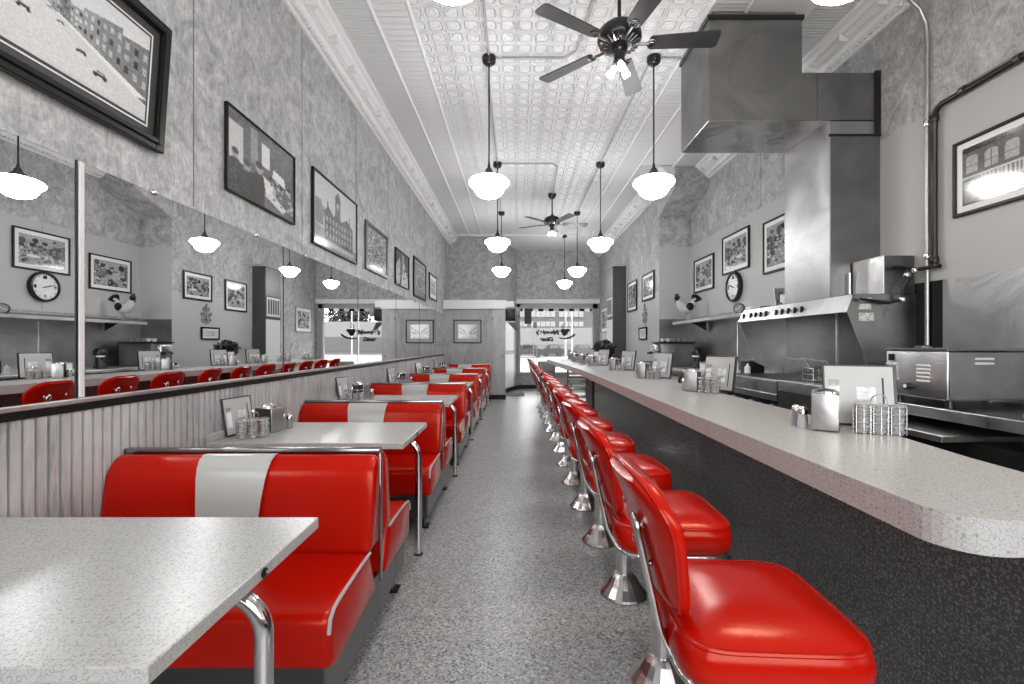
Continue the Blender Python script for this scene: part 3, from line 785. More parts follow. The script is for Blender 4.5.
for i in range(1, 6): copy_tree(t0, (0, tys[i], 0), label=names_t[i])

# ------------------------------------------------------------------ stools
def superell(w, d, z, n=40, p=4.5, cx=0, cy=0):
    out = []
    for k in range(n):
        a = 2 * PI * k / n; c, s = math.cos(a), math.sin(a)
        out.append((cx + w * math.copysign(abs(c) ** (2 / p), c), cy + d * math.copysign(abs(s) ** (2 / p), s), z))
    return out
def make_stool(label, x, y, rz):
    t = thing('counter_stool', label, 'stool', (x, y, 0), rz, 'red counter stools')
    base = MB().lathe([(.120, 0), (.124, .008), (.118, .018), (.088, .055), (.062, .095), (.048, .112), (.042, .114)], (0, 0, 0), 20, smooth=False).build('base', SATIN, t)
    MB().lathe([(.039, .10), (.039, .53), (.06, .54), (.06, .555)], (0, 0, 0), 24).build('column', CHROME, t)
    hs = .60
    A, B = .195, .20
    seat = MB()
    A, B = .198, .202
    def SE(k, z): return superell(A * k, B * k, z, 48, 5.5)
    seat.loft([SE(.86, .575), SE(.97, .579), SE(1.03, .597), SE(1.045, .622), SE(1.035, .648), SE(1., .668),
               SE(.97, .674), SE(.90, .683), SE(.75, .694), SE(.5, .702), SE(.25, .705), SE(.04, .706)])
    so = seat.build('seat_cushion', RED, t)
    MB().tube(superell(A * .995, B * .995, .670, 48, 5.5), .005, 6, closed=True).build('welt', RED, so)
    MB().tube(superell(A * .98, B * .98, .573), .009, 8, closed=True).build('chrome_band', CHROME, t)
    MB().box(-.13, .13, -.09, .09, .548, .566, .004, 1).build('seat_plate', DARKSTEEL, t)
    # backrest: lofted up, leaning outwards (towards -x), wings curl forward, narrower below
    rings = []
    N = 36
    for i in range(25):
        v = i / 24
        z = .695 + .305 * v
        w = .125 + .072 * min(1, v / .62) ** .8
        if v > .72: w *= math.sqrt(max(0, 1 - ((v - .72) / .30) ** 2)) * .75 + .25
        th = .026 + .010 * v
        e_ = min(v, 1 - v)
        k = math.sqrt(max(0.0, 1 - (1 - min(1, e_ / .06)) ** 2)); th *= max(.12, k)
        if v < .06: w *= .90 + .10 * k
        x0 = -.195 - .075 * v - .015 * max(0, v - .7) / .3
        ring = []
        for q in range(N):
            a = 2 * PI * q / N; c, s = math.cos(a), math.sin(a)
            yy = w * math.copysign(abs(c) ** (2 / 3.2), c); xx = th * math.copysign(abs(s) ** (2 / 2.4), s)
            ring.append((x0 + xx + .45 * yy * yy - .07 * yy, yy, z))
        rings.append(ring)
    bo = MB().loft(rings).build('backrest', RED, t)
    wl_ = []
    for i in range(0, 25): r_ = rings[i]; wl_.append(min(r_, key=lambda p: p[1]))
    wr_ = [max(r_, key=lambda p: p[1]) for r_ in rings]
    MB().tube([(p[0] - .012, p[1] + .004, p[2]) for p in wl_] + [(p[0] - .012, p[1] - .004, p[2]) for p in wr_[::-1]], .0045, 6).build('welt', RED, bo)
    for yy, zz in ((-.085, .885), (.085, .885), (-.07, .79), (.07, .79)):
        xx = -.195 - .075 * (zz - .695) / .305 + .45 * yy * yy - .07 * yy - .033
        MB().lathe([(.001, -.004), (.007, -.003), (.011, 0), (.006, .004)], (xx, yy, zz), 10, axis='x').build('button', CHROME, bo)
    # bent bar bracket
    def bp(y): return [(-.274, y, .87), (-.268, y, .84), (-.250, y, .76), (-.232, y, .68), (-.220, y, .63), (-.20, y, .585), (-.165, y, .560), (-.11, y, .548), (-.02, y, .545)]
    sb = MB()
    L, Q = bp(-.044), bp(-.076)
    sb.tube(L[::-1] + [(-.278, -.048, .888), (-.280, -.06, .895), (-.278, -.072, .888)] + Q, .0075, 8)
    sb.loft([[(p[0] + .002, -.046, p[2]) for p in L], [(p[0] + .002, -.074, p[2]) for p in L]], caps=False, closed=False)
    sb.build('back_bracket', CHROME, t)
    return t
NS = 14
SX = .56
s0 = make_stool('nearest red counter stool, lower right of the aisle', SX, 1.12, R(-3))
for i in range(1, NS):
    lab = ORD[i] + ' red counter stool from the camera' if i < NS - 1 else 'furthest red counter stool, beside the window table'
    copy_tree(s0, (SX - .002 * i + random.uniform(-.004, .004), 1.115 + .63 * i, 0), R(random.uniform(-5, 5)), label=lab)

# ------------------------------------------------------------------ counter
CT, TH = .949, .074
out = [(1.33, .905)] 
front = [(.88 + .10 - .10 * math.sin(R(a)), .905 + .10 - .10 * math.cos(R(a))) for a in range(0, 91, 10)]
poly = [(1.36, .905)] + [(2.0 - 2.0 + q[0], q[1]) for q in front] + [(.88, 6.3), (.87, 6.5), (.69, 10.35), (.72, 10.5), (1.75, 10.5), (1.75, 9.5), (1.46, 8.2), (1.46, 1.75), (1.40, 1.40)]
co = thing('lunch_counter', 'long pale topped lunch counter running down the room', 'counter', (0, 0, 0))
MB().prism(poly, 'z', CT - TH, CT).build('countertop', LAM, co)
MB().box(1.20, 1.38, 1.02, 7.1, .10, CT - TH).build('front_panel', LAMD, co)
MB().box(1.185, 1.39, 7.1, 7.8, .0, CT - TH).build('end_post', BLACK, co)
MB().box(1.19, 1.37, 1.03, 7.1, 0, .10).build('kick_board', BLACK, co)
for x, y in ((.80, 9.6), (.95, 8.4), (1.6, 10.2)):
    MB().tube([(x, y, 0), (x, y, CT - TH)], .022, 10).build('leg', CHROME, co)
# floor step edge strip? none. small shelf with trays under the far part
t = thing('tray_stand', 'low grey shelf of stacked trays under the far counter end', 'shelf', (1.15, 8.3, 0))
for z in (.35, .5, .62): MB().box(-.2, .25, -.3, .3, z, z + .03, .008).build('shelf', STEELL, t)
for x in (-.18, .23):
    for y in (-.27, .27): MB().tube([(x, y, 0), (x, y, .65)], .012, 8).build('leg', CHROME, t)
# window table + chair
t = thing('window_table', 'small dark table in front of the street window', 'table', (.75, 11.9, 0))
MB().box(-.35, .35, -.35, .35, .72, .755, .004, 1).build('tabletop', STEELD, t)
MB().tube([(0, 0, .02), (0, 0, .72)], .035).build('pedestal', CHROME, t); MB().lathe([(.25, 0), (.25, .015), (.04, .04)], seg=20).build('base', DARKSTEEL, t)
def chair(x, y, rz, label):
    t = thing('cafe_chair', label, 'chair', (x, y, 0), rz)
    MB().box(-.2, .2, -.2, .2, .43, .48, .02, 3).build('seat', GREYP, t)
    MB().box(-.2, .2, .19, .22, .60, .88, .012, 3).build('backrest', GREYP, t)
    for sx in (-1, 1):
        MB().tube([(sx * .19, .21, 0), (sx * .19, .2, .45), (sx * .19, .215, .86)], .011, 8).build('leg', CHROME, t)
        MB().tube([(sx * .19, -.19, 0), (sx * .18, -.17, .44)], .011, 8).build('leg', CHROME, t)
chair(.72, 11.25, PI, 'grey cafe chair with its back to the aisle at the window table')
chair(1.55, 11.9, -PI / 2, 'grey cafe chair on the right of the window table')

# ------------------------------------------------------------------ condiment sets
MENUM = mat('menu_art', .72, .3, coat=.3); nt, b = nt_of(MENUM)
nn = noise(nt, coords(nt, (10, 10, 14)), 1., 2); nt.links.new(ramp(nt, nn, [(.36, .22), (.44, .55), (.5, .74)]), b.inputs['Base Color'])
def make_menu(label, loc, rz, group=None, s=1., full=True):
    t = thing('menu_holder', label, 'menu', loc, rz, group)
    t.scale = (s, s, s)
    lean = Matrix.Rotation(R(-10), 4, 'X')
    MB().box(-.13, .13, -.006, .006, .005, .265, .002, 1, M=lean).build('cover', BLACKM, t)
    pg = MB().box(-.122, .116, -.009, -.006, .015, .257, M=lean).build('menu_page', PAPER, t)
    if full:
        MB().box(-.01, .055, -.0105, -.009, .07, .17, M=lean).build('printed_emblem', MENUM, pg)
        MB().box(.078, .084, -.0105, -.009, .04, .21, M=lean).build('printed_line', BLACK, pg)
        MB().box(-.11, -.07, -.0105, -.009, .06, .20, M=lean).build('printed_column', MENUM, pg)
    return t
def make_dispenser(label, loc, rz, group=None):
    t = thing('napkin_dispenser', label, 'napkin dispenser', loc, rz, group)
    MB().box(-.045, .045, -.07, .07, .004, .145, .008, 2).build('case', BLACKM, t)
    MB().box(-.047, .047, -.074, -.066, .004, .15, .004, 2).build('face_plate', STEEL, t)
    MB().box(-.047, .047, .066, .074, .004, .15, .004, 2).build('face_plate', STEEL, t)
    MB().lathe([(.05, .0), (.048, .012), (.03, .022), (.001, .026)], (0, 0, .145), 16).build('lid', CHROME, t)
    return t
def make_shaker(label, loc, m, group=None):
    t = thing('shaker', label, 'shaker', loc, 0, group)
    MB().lathe([(.001, 0), (.020, 0), (.021, .01), (.017, .055), (.018, .06)], seg=12).build('body', m, t)
    MB().lathe([(.019, .058), (.020, .075), (.012, .088), (.001, .09)], seg=12).build('cap', CHROME, t)
    return t
def make_basket(label, loc, rz, group=None):
    t = thing('wire_basket', label, 'basket', loc, rz, group)
    w = MB()
    for cx in (-.055, 0, .055):
        for z in (.012, .045, .078, .108): w.tube(superell(.029, .029, z, 16, 3, cx), .0016, 5, closed=True)
        for a in range(8):
            q = superell(.029, .029, 0, 8, 3, cx)[a]; w.tube([(q[0], q[1], .003), (q[0], q[1], .112)], .0016, 5)
    w.build('wires', SATIN, t)
    MB().tube([(-.03 * math.cos(a), 0, .11 + .045 * math.sin(a)) for a in [k * PI / 10 for k in range(11)]], .003, 6).build('handle', CHROME, t)
    return t
tubm = MB().lathe([(.001, 0), (.020, 0), (.025, .013), (.027, .0135), (.027, .0155), (.001, .0155)], seg=12).build('jelly_tub', JELLY)
def fill(loc, rz, where, n):
    for cx in (-.055, 0, .055):
        for k in range(n):
            x = cx * math.cos(rz); y = cx * math.sin(rz)
            c = tubm.copy(); COL.objects.link(c); c.location = (loc[0] + x, loc[1] + y, loc[2] + .002 + k * .0165)
            tag(c, 'small jelly tub stacked in the wire basket ' + where, 'jelly tub', 'jelly tubs ' + where)
proto = {}
def group_set(x, y, z, rz, where, kinds='mdbs', nt_=5, ms=1., bx=(0, 0)):
    """a menu, dispenser, basket and shakers standing together; rz turns the set"""
    c, s = math.cos(rz), math.sin(rz)
    def at(u, v): return (x + u * c - v * s, y + u * s + v * c, z)
    def place(key, maker, lab, p, r, *a, grp=None):
        if key in proto: o = copy_tree(proto[key], p, r, label=lab, group=grp)
        else: o = maker(lab, p, r, *a) if key != 'shaker' else maker(lab, p, *a); proto[key] = o
        if grp: o['group'] = grp
        return o
    if 'm' in kinds:
        o = place('menu', make_menu, 'pale menu in a dark cover standing ' + where, at(0.02, .10), rz, grp='menus on the tables and counter'); o.scale = (ms,) * 3
    if 'd' in kinds: place('disp', make_dispenser, 'chrome faced black napkin dispenser ' + where, at(-.12, .0), R(-35), grp='napkin dispensers')
    if 'b' in kinds:
        place('bask', make_basket, 'chrome wire basket of jelly tubs ' + where, at(.05, -.04), rz, grp='wire jelly baskets'); fill(at(.05, -.04), rz, where, nt_)
    if 's' in kinds:
        place('shaker', make_shaker, 'small capped shaker, the paler one, ' + where, at(-.20, .0), 0, JELLY, grp='pale shakers')
        if 'shd' in proto: copy_tree(proto['shd'], at(-.215, .05), 0, label='small dark pepper shaker ' + where)
        else: proto['shd'] = make_shaker('small dark pepper shaker ' + where, at(-.215, .05), GREYP); proto['shd']['group'] = 'dark shakers'
# counter sets: viewed from the left, the far->near order is along the back edge
for (x, y, wh, n, k) in ((1.385, 1.83, 'near the camera end of the counter', 7, 'mdbs'), (1.39, 3.33, 'on the counter in front of the griddle', 6, 'mdbs'),
                      (1.37, 4.60, 'on the counter left of the coffee machine', 5, 'mdbs'), (1.38, 6.05, 'fourth along the counter from the camera', 4, 'mdbs'),
                      (1.30, 7.35, 'on the counter beside the potted plant', 3, 'mdbs'), (1.27, 8.25, 'on the counter just beyond the potted plant', 3, 'mdb'),
                      (1.24, 9.05, 'third from the window end of the counter', 3, 'db'), (1.30, 10.2, 'at the window end of the counter', 3, 'db')):
    group_set(x, y, CT, R(-25) if y < 2.5 else R(-60), wh, k, n)
for (x, y, wh, n) in ((-1.57, 2.70, 'on the second table from the camera', 6), (-1.57, 4.36, 'on the third table from the camera', 4), (-1.57, 6.05, 'on the fourth table from the camera', 4),
                   (-1.57, 7.72, 'on the fifth table from the camera', 3), (-1.57, 9.42, 'on the furthest table', 3)):
    # along the wall: menu against the wall, dispenser further on
    rz = R(80)
    z = .76
    def cp(key, lab, p, r, g): o = copy_tree(proto[key], p, r, label=lab, group=g); return o
    o = cp('menu', 'pale menu in a dark cover standing ' + wh, (x - .075, y + .02, z), rz, 'menus on the tables and counter'); o.scale = (.85,) * 3
    cp('bask', 'chrome wire basket of jelly tubs ' + wh, (x + .055, y - .085, z), R(42), 'wire jelly baskets'); fill((x + .055, y - .085, z), R(42), wh, n)
    cp('disp', 'chrome faced black napkin dispenser ' + wh, (x + .035, y + .12, z), R(70), 'napkin dispensers')
    cp('shaker', 'small capped shaker, the paler one, ' + wh, (x + .06, y + .235, z), 0, 'pale shakers')
    cp('shd', 'small dark pepper shaker ' + wh, (x + .115, y + .215, z), 0, 'dark shakers')
bpy.data.objects.remove(tubm)

# potted plant on the counter
t = thing('potted_plant', 'dark bushy plant in a grey pot on the counter', 'plant', (1.50, 7.72, CT))
MB().lathe([(.001, 0), (.06, 0), (.085, .13), (.09, .14), (.08, .14), (.075, .12), (.001, .12)], seg=18).build('pot', DARKSTEEL, t)
mb = MB(); leafball(mb, (0, 0, .27), .20, 520, .045)
mb.build('foliage', GREEN, t)
mb = MB()
for k in range(8): a = k * PI / 4; mb.tube([(0, 0, .12), (math.cos(a) * .06, math.sin(a) * .06, .22), (math.cos(a) * .13, math.sin(a) * .13, .32)], .004, 5)
mb.build('stems', GREEN, t)
t = thing('flower_vase', 'white tapering vase beside the potted plant', 'vase', (1.34, 7.58, CT))
MB().lathe([(.001, 0), (.03, 0), (.05, .22), (.045, .22), (.027, .01), (.001, .01)], seg=16).build('body', CREAM, t)

# ------------------------------------------------------------------ kitchen line
t = thing('work_counter', 'stainless back counter under the toaster oven', 'counter', (0, 0, 0))
MB().box(2.265, 2.94, YB, 3.32, .91, .95, .006, 2).build('countertop', STEELD, t)
MB().box(2.258, 2.272, YB, 3.32, .895, .955, .004, 1).build('edge_strip', STEELL, t)
MB().box(2.30, 2.94, 1.9, 3.30, .45, .80).build('drawer_unit', BLACKM, t)
MB().box(2.15, 2.90, 2.3, 3.0, .80, .835, .004, 1).build('pull_out_shelf', STEEL, t)
MB().box(2.4, 2.94, YB, 3.30, 0, .45).build('base', BLACKM, t)
t = thing('work_counter', 'pale stainless back counter beyond the griddle', 'counter', (0, 0, 0))
MB().box(2.265, 2.94, 4.95, YC - .02, .91, .95, .006, 2).build('countertop', STEELL, t)
MB().box(2.30, 2.94, 4.97, YC - .03, .0, .91).build('base', STEELD, t)
# cooler
t = thing('cooler_chest', 'pale grey chest cooler in front of the back counter', 'cooler', (1.72, 1.30, 0))
MB().box(0, .55, -.1, .47, .0, .70, .008, 2).build('body', PANEL, t)
MB().box(-.012, .56, -.11, .482, .703, .748, .008, 2).build('lid', WHITE, t)
MB().box(.02, .5, -.08, .45, .749, .765, .006, 1).build('lid_panel', PANEL, t)
lb = MB().box(-.004, 0, .26, .37, .62, .65).build('name_plate', BLACK, t)
MB().box(-.006, -.004, .27, .36, .632, .64).build('plate_marking', sticker('plate_text', .05, .5, (300, 120, 60)), lb)
# toaster oven
t = thing('conveyor_oven', 'boxy stainless oven with dark door standing on the back counter', 'oven', (2.30, 2.43, .965))
MB().box(0, .62, -.0, .40, .03, .295, .006, 2).build('body', STEELL, t)
MB().box(-.01, .63, -.012, .41, .296, .312, .005, 1).build('top_plate', STEELD, t)
dr = MB().box(.01, .61, -.008, 0, .04, .29, .002, 1).build('front_panel', STEELD, t)
for z in (.225, .25): MB().box(.14, .24, -.012, -.008, z, z + .012).build('vent_slot', STEELL, dr)
for y0 in (.10, .315):
    for k in range(5): MB().box(-.006, 0, y0, y0 + .085, .12 + k * .022, .132 + k * .022, .002, 1).build('side_louvre', CREAM, t)
MB().lathe([(.001, -.03), (.02, -.028), (.024, 0), (.024, .002)], (0, .23, .09), 16, axis='x').build('control_knob', BLACKM, t)
MB().lathe([(.001, -.034), (.012, -.032), (.012, -.028)], (0, .23, .09), 12, axis='x').build('knob_cap', CREAM, t)
MB().box(-.004, 0, .34, .38, .235, .275).build('badge', BLACK, t)
for x in (.05, .57):
    for y in (.04, .36): MB().lathe([(.02, -.015), (.015, .03)], (x, y, 0), 12).build('foot', BLACKM, t)
t = thing('small_bracket', 'small pale clamp on the back counter at the right edge', 'clamp', (2.42, 2.12, .952))
MB().box(-.03, .03, -.03, .03, 0, .02, .004, 1).box(-.015, .015, -.01, .01, .02, .10, .003, 1).build('body', STEELL, t)

# griddle and fryer
t = thing('griddle', 'wide black topped griddle with stainless front under the hood', 'griddle', (2.26, 3.95, 0))
MB().box(.02, .66, .0, .98, .96, .985, .004, 1).build('griddle_plate', BLACKM, t)
MB().prism([(0, .86), (0, .972), (.02, .985), (.03, .985), (.03, .86)], 'y', 0, .98).build('front_rail', STEELL, t)
MB().box(-.01, .67, -.0, .98, .80, .86, .003, 1).build('drip_tray', STEEL, t)
MB().box(.03, .66, 0, .98, .0, .80).build('body', BLACKM, t)
for k in range(5):
    MB().lathe([(.001, -.03), (.022, -.028), (.026, 0)], (.03, .12 + k * .18, .74), 14, axis='x').build('control_knob', BLACK if k % 2 else STEELL, t)
for z0, z1 in ((.985, 1.06),):
    MB().box(.64, .655, 0, .98, z0, z1).build('splash_guard', STEELD, t)
t = thing('deep_fryer', 'stainless deep fryer beside the griddle', 'fryer', (2.26, 3.36, 0))
MB().box(0, .66, 0, .57, 0, .90).build('body', STEELD, t)
fr2 = MB().box(-.005, .66, 0, .57, .90, .99, .006, 1).build('top_tank', STEELL, t)
MB().box(.12, .6, .05, .27, .985, .9925).box(.12, .6, .31, .53, .985, .9925).build('oil_well', BLACK, t)
MB().box(.58, .66, 0, .57, .99, 1.12).build('rear_flue', STEELD, t)
for k, y in enumerate((.16, .42)):
    t = thing('fry_basket', ('nearer' if k == 0 else 'further') + ' wire fry basket hooked on the deep fryer', 'fry basket', (2.26 + .3, 3.36 + y, .9995))
    w = MB()
    for z in (.0, .05, .10): w.tube([(-.14, -.07, z), (.14, -.07, z), (.14, .07, z), (-.14, .07, z)], .003, 5, closed=True)
    for i in range(7):
        x = -.14 + i * .28 / 6; w.tube([(x, -.07, .1), (x, -.07, 0), (x, .07, 0), (x, .07, .1)], .002, 5)
    w.build('wires', STEELL, t)
    MB().tube([(-.13, -.02, .1), (-.18, -.02, .17), (-.36, 0, .19), (-.18, .02, .17), (-.13, .02, .1)], .006, 8).build('handle', STEELL, t)

# hood
t = thing('range_hood', 'wide stainless range hood over the griddle and fryer', 'range hood', (0, 0, 0))
Y0, Y1 = 3.35, 4.94
MB().prism([(2.40, 1.535), (2.47, 1.665), (2.49, 1.665), (2.43, 1.535)], 'y', Y0, Y1).build('front_panel', STEELL, t)
MB().box(2.47, 2.94, Y0, Y1, 1.65, 1.67).build('hood_top', STEELD, t)
endp = [(2.43, 1.535), (2.48, 1.665), (2.94, 1.665), (2.94, .95), (2.60, 1.10), (2.55, 1.215)]
MB().prism(endp, 'y', Y0 - .006, Y0).build('end_panel', STEELD, t)
MB().prism(endp, 'y', Y1, Y1 + .006).build('end_panel', STEELL, t)
MB().box(2.925, 2.94, Y0, Y1, 1.0, 1.65).build('rear_panel', STEELD, t)
MB().box(2.91, 2.925, 4.13, 4.15, 1.0, 1.65).build('panel_joint', STEELL, t)
fpn = Vector((-.13, 0, .07)).normalized()
for k in range(10):
    y = 4.85 - k * .095 - (.05 if k > 0 else 0) - (.08 if k > 4 else 0)
    x = 2.43; z = 1.59
    MB().prism([(y - .016, z - .022), (y + .016, z - .022), (y + .004, z + .03), (y - .004, z + .03)], 'x', x - .016, x + .004).build('clip', BLACK, t)
for k, (x, z, w, h) in enumerate(((2.56, 1.625, .09, .03), (2.56, 1.575, .09, .04), (2.57, 1.50, .11, .06))):
    MB().box(x - w / 2, x + w / 2, Y0 - .009, Y0 - .006, z - h / 2, z + h / 2).build('notice_sticker', sticker('notice_%d' % k, .3, .72, (60, 10, 220)), t)
# duct
t = thing('exhaust_duct', 'large rectangular metal exhaust duct from ceiling down to the hood', 'duct', (0, 0, 0))
hd = MB(); hd.prism([(1.56, 3.117), (2.94, 3.117), (2.94, 3.50), (2.315, 3.50), (2.315, 3.93), (1.56, 3.93)], 'y', 3.69, 4.31)
hd.build('horizontal_duct', GALV, t)
MB().box(1.545, 2.33, 3.675, 4.325, 3.93, 3.965, .003, 1).build('flange', BLACKM, t)
MB().box(2.90, 2.945, 3.675, 3.69, 3.0, 3.51).build('flange', BLACKM, t)
MB().box(1.60, 2.28, 3.72, 4.28, 3.965, 4.015).build('ceiling_collar', GALV, t)
MB().box(1.565, 2.55, 3.695, 4.305, 3.108, 3.117).build('underside_sheet', steel('wavy_sheet', .5, .14, (1, 1, 1), .1), t)
vd = MB(); vd.box(2.54, 2.94, 3.69, 4.31, 1.672, 3.107); vd.build('vertical_duct', STEEL, t)
MB().box(2.545, 2.945, 3.683, 3.69, 1.672, 2.99).build('front_sheet', GALV, t)
MB().box(2.53, 2.95, 3.679, 3.69, 2.98, 3.0).build('joint_flange', BLACKM, t)
MB().box(2.438, 2.443, 3.686, 3.69, 3.12, 3.50).build('seam_line', STEELD, t)
# fire box on top of the hood
t = thing('control_box', 'stainless box on top of the hood beside the duct', 'box', (2.71, 3.36, 1.672))
MB().box(0, .23, 0, .31, 0, .285, .004, 1).build('body', STEELL, t)
MB().box(0.005, .225, -.004, 0, .005, .28).build('end_panel', STEELD, t)
MB().tube([(-.03, .30, .0), (-.03, .30, .2)], .008, 8).build('side_rod', STEELL, t)
# clutter on the hood
t = thing('metal_sheet', 'small upright metal sheet leaning on the hood top', 'metal sheet', (2.75, 4.62, 1.672))
MB().box(-.12, .12, -.01, .0, 0, .20, .002, 1, M=Matrix.Rotation(R(-12), 4, 'X')).build('body', STEELL, t)
t = thing('radio', 'small pale radio with a black carry handle on the hood top', 'radio', (2.66, 4.42, 1.672))
MB().box(-.08, .08, -.05, .05, 0, .11, .01, 2).build('body', CREAM, t); MB().tube([(-.08, 0, .02), (-.11, 0, .03), (-.11, 0, .12), (-.08, 0, .13)], .008, 6).build('handle', BLACKM, t)
MB().lathe([(.04, 0), (.045, .05), (.001, .06)], (.12, .0, .03), 14).build('dial', BLACKM, t)
t = thing('pan', 'flat black pan lying on the far hood top', 'pan', (2.66, 4.80, 1.672))
MB().lathe([(.001, 0), (.07, 0), (.09, .025), (.084, .025), (.066, .005), (.001, .005)], seg=20).build('bowl', BLACKM, t)
MB().tube([(.08, 0, .02), (.2, -.05, .04)], .008, 6).build('handle', BLACKM, t)
# wall shelf + alarm clock + rooster
t = thing('wall_shelf', 'narrow stainless wall shelf left of the hood', 'shelf', (0, 0, 0))
MB().box(2.51, 2.94, 5.05, 7.3, 1.63, 1.645).box(2.505, 2.515, 5.05, 7.3, 1.61, 1.65).build('shelf_board', STEELL, t)
MB().box(2.925, 2.94, 5.05, 7.3, 1.645, 1.70).build('rear_lip', STEELD, t)
for y in (5.4, 7.0): MB().prism([(2.92, 1.63), (2.70, 1.63), (2.92, 1.50)], 'y', y, y + .01).build('shelf_bracket', BLACKM, t)
t = thing('alarm_clock', 'small dark round alarm clock at the near end of the shelf', 'clock', (2.62, 5.35, 1.647), R(-40))
MB().lathe([(.001, -.03), (.06, -.03), (.065, 0), (.06, .03), (.001, .03)], (0, 0, .07), 24, axis='y').build('case', BLACKM, t)
MB().lathe([(.001, -.033), (.05, -.033), (.05, -.03)], (0, 0, .07), 24, axis='y').build('dial', GREYP, t)
for s in (-1, 1): MB().tube([(s * .03, 0, .02), (s * .04, 0, 0)], .006, 6).build('foot', BLACKM, t)
MB().tube([(0, -.036, .07), (.025, -.036, .095)], .003, 5).tube([(0, -.036, .07), (-.035, -.036, .055)], .003, 5).build('hands', CREAM, t)
t = thing('spice_box', 'pale carton lying beside the alarm clock on the shelf', 'carton', (2.66, 5.12, 1.647))
MB().box(-.05, .05, -.05, .08, 0, .07, .004, 1).build('carton_body', CREAM, t)

# rooster (facing left = towards the window, -X)
t = thing('rooster_ornament', 'black and white rooster figurine standing on the wall shelf', 'rooster figurine', (2.61, 6.98, 1.646), 0)
spine = [(.16, .37, .012), (.14, .34, .035), (.10, .28, .055), (.05, .215, .078), (.0, .190, .085), (-.055, .205, .080), (-.10, .255, .060), (-.125, .31, .042), (-.14, .355, .036), (-.155, .385, .022), (-.16, .40, .006)]
rings = []
for i, (x, z, r) in enumerate(spine):
    p, q = spine[max(0, i - 1)], spine[min(len(spine) - 1, i + 1)]; tx, tz = q[0] - p[0], q[1] - p[1]; L = math.hypot(tx, tz); nx, nz = -tz / L, tx / L
    rings.append([(x + nx * r * math.cos(a), r * .75 * math.sin(a), z + nz * r * math.cos(a)) for a in [2 * PI * k / 16 for k in range(16)]])
MB().loft(rings).build('body', mat('rooster_white', .5, .4), t)
MB().lathe([(.001, -.05), (.03, -.035), (.042, 0), (.038, .03), (.001, .045)], (-.145, 0, .355), 14).build('head', BLACK, t)
MB().prism([(-.18, .40), (-.175, .425), (-.162, .41), (-.15, .435), (-.138, .41), (-.122, .425), (-.12, .385), (-.17, .38)], 'y', -.006, .006).build('comb', BLACK, t)
MB().prism([(-.185, .36), (-.215, .35), (-.185, .345)], 'y', -.007, .007).build('beak', GREYP, t)
MB().prism([(-.165, .33), (-.185, .29), (-.16, .30)], 'y', -.006, .006).build('wattle', BLACK, t)
fe = MB()
for k in range(6):
    a = R(20 + k * 17); fe.tube([(.10, (k - 2.5) * .008, .30), (.10 + .08 * math.cos(a) + .02, (k - 2.5) * .008, .30 + .10 * math.sin(a)), (.10 + .13 * math.cos(a * .8) + .01, (k - 2.5) * .008, .31 + .12 * math.sin(a * .75))], [.02, .018, .004], 8)
fe.build('tail_feathers', BLACK, t)
for s in (-1, 1):
    MB().lathe([(.001, -.008), (.05, -.004), (.06, .002), (.001, .01)], (.03, s * .062, .225), 14, axis='y').build('wing', BLACK, t)
    MB().tube([(0, s * .02, .13), (.0, s * .02, .012)], .007, 6).tube([(-.03, s * .02, .006), (.02, s * .02, .006)], .006, 6).build('leg', GREYP, t)
MB().box(-.05, .05, -.04, .04, 0, .008).build('stand', DARKSTEEL, t)

# coffee machine
t = thing('coffee_machine', 'wide dark coffee machine in the corner of the kitchen recess', 'coffee machine', (2.50, 7.28, .952))
MB().box(-.25, .27, -.20, .22, .0, .36, .012, 2).build('body', STEELD, t)
MB().box(-.27, .29, -.22, .24, .36, .385, .006, 1).build('top_tray', BLACKM, t)
MB().box(-.33, -.25, -.12, .12, .22, .34, .02, 2).build('group_head', STEELL, t)
for y in (-.07, .07): MB().tube([(-.30, y, .22), (-.40, y - .05, .20)], .014, 8).build('portafilter', BLACKM, t)
MB().tube([(-.29, -.16, .32), (-.36, -.17, .26), (-.35, -.17, .10)], .007, 8).build('steam_pipe', CHROME, t)
MB().box(-.36, -.2, -.18, .18, .0, .04, .006, 1).build('drip_tray', BLACKM, t)
for k in range(5):
    t = thing('coffee_cup', ORD[k] + ' cup from the left on top of the coffee machine', 'cup', (2.31 + k * .09, 7.2, 1.3375), 0, 'cups on the coffee machine')
    MB().lathe([(.001, 0), (.022, 0), (.034, .05), (.031, .05), (.02, .004), (.001, .004)], seg=14).build('bowl', CREAM if k < 2 else GREYP, t)
    MB().tube([(.03, 0, .042), (.048, 0, .036), (.045, 0, .018), (.027, 0, .014)], .004, 6).build('handle', CREAM if k < 2 else GREYP, t)
t = thing('coffee_grinder', 'small round grinder between coffee machine and menu', 'grinder', (2.62, 6.6, .952))
MB().lathe([(.001, 0), (.08, 0), (.08, .02), (.05, .05), (.05, .17), (.08, .19), (.085, .25), (.05, .29), (.001, .30)], seg=20).build('body', BLACKM, t)
MB().lathe([(.05, 0), (.052, .02), (.001, .03)], (-.03, -.03, .16), 14).build('hopper', CREAM, t)
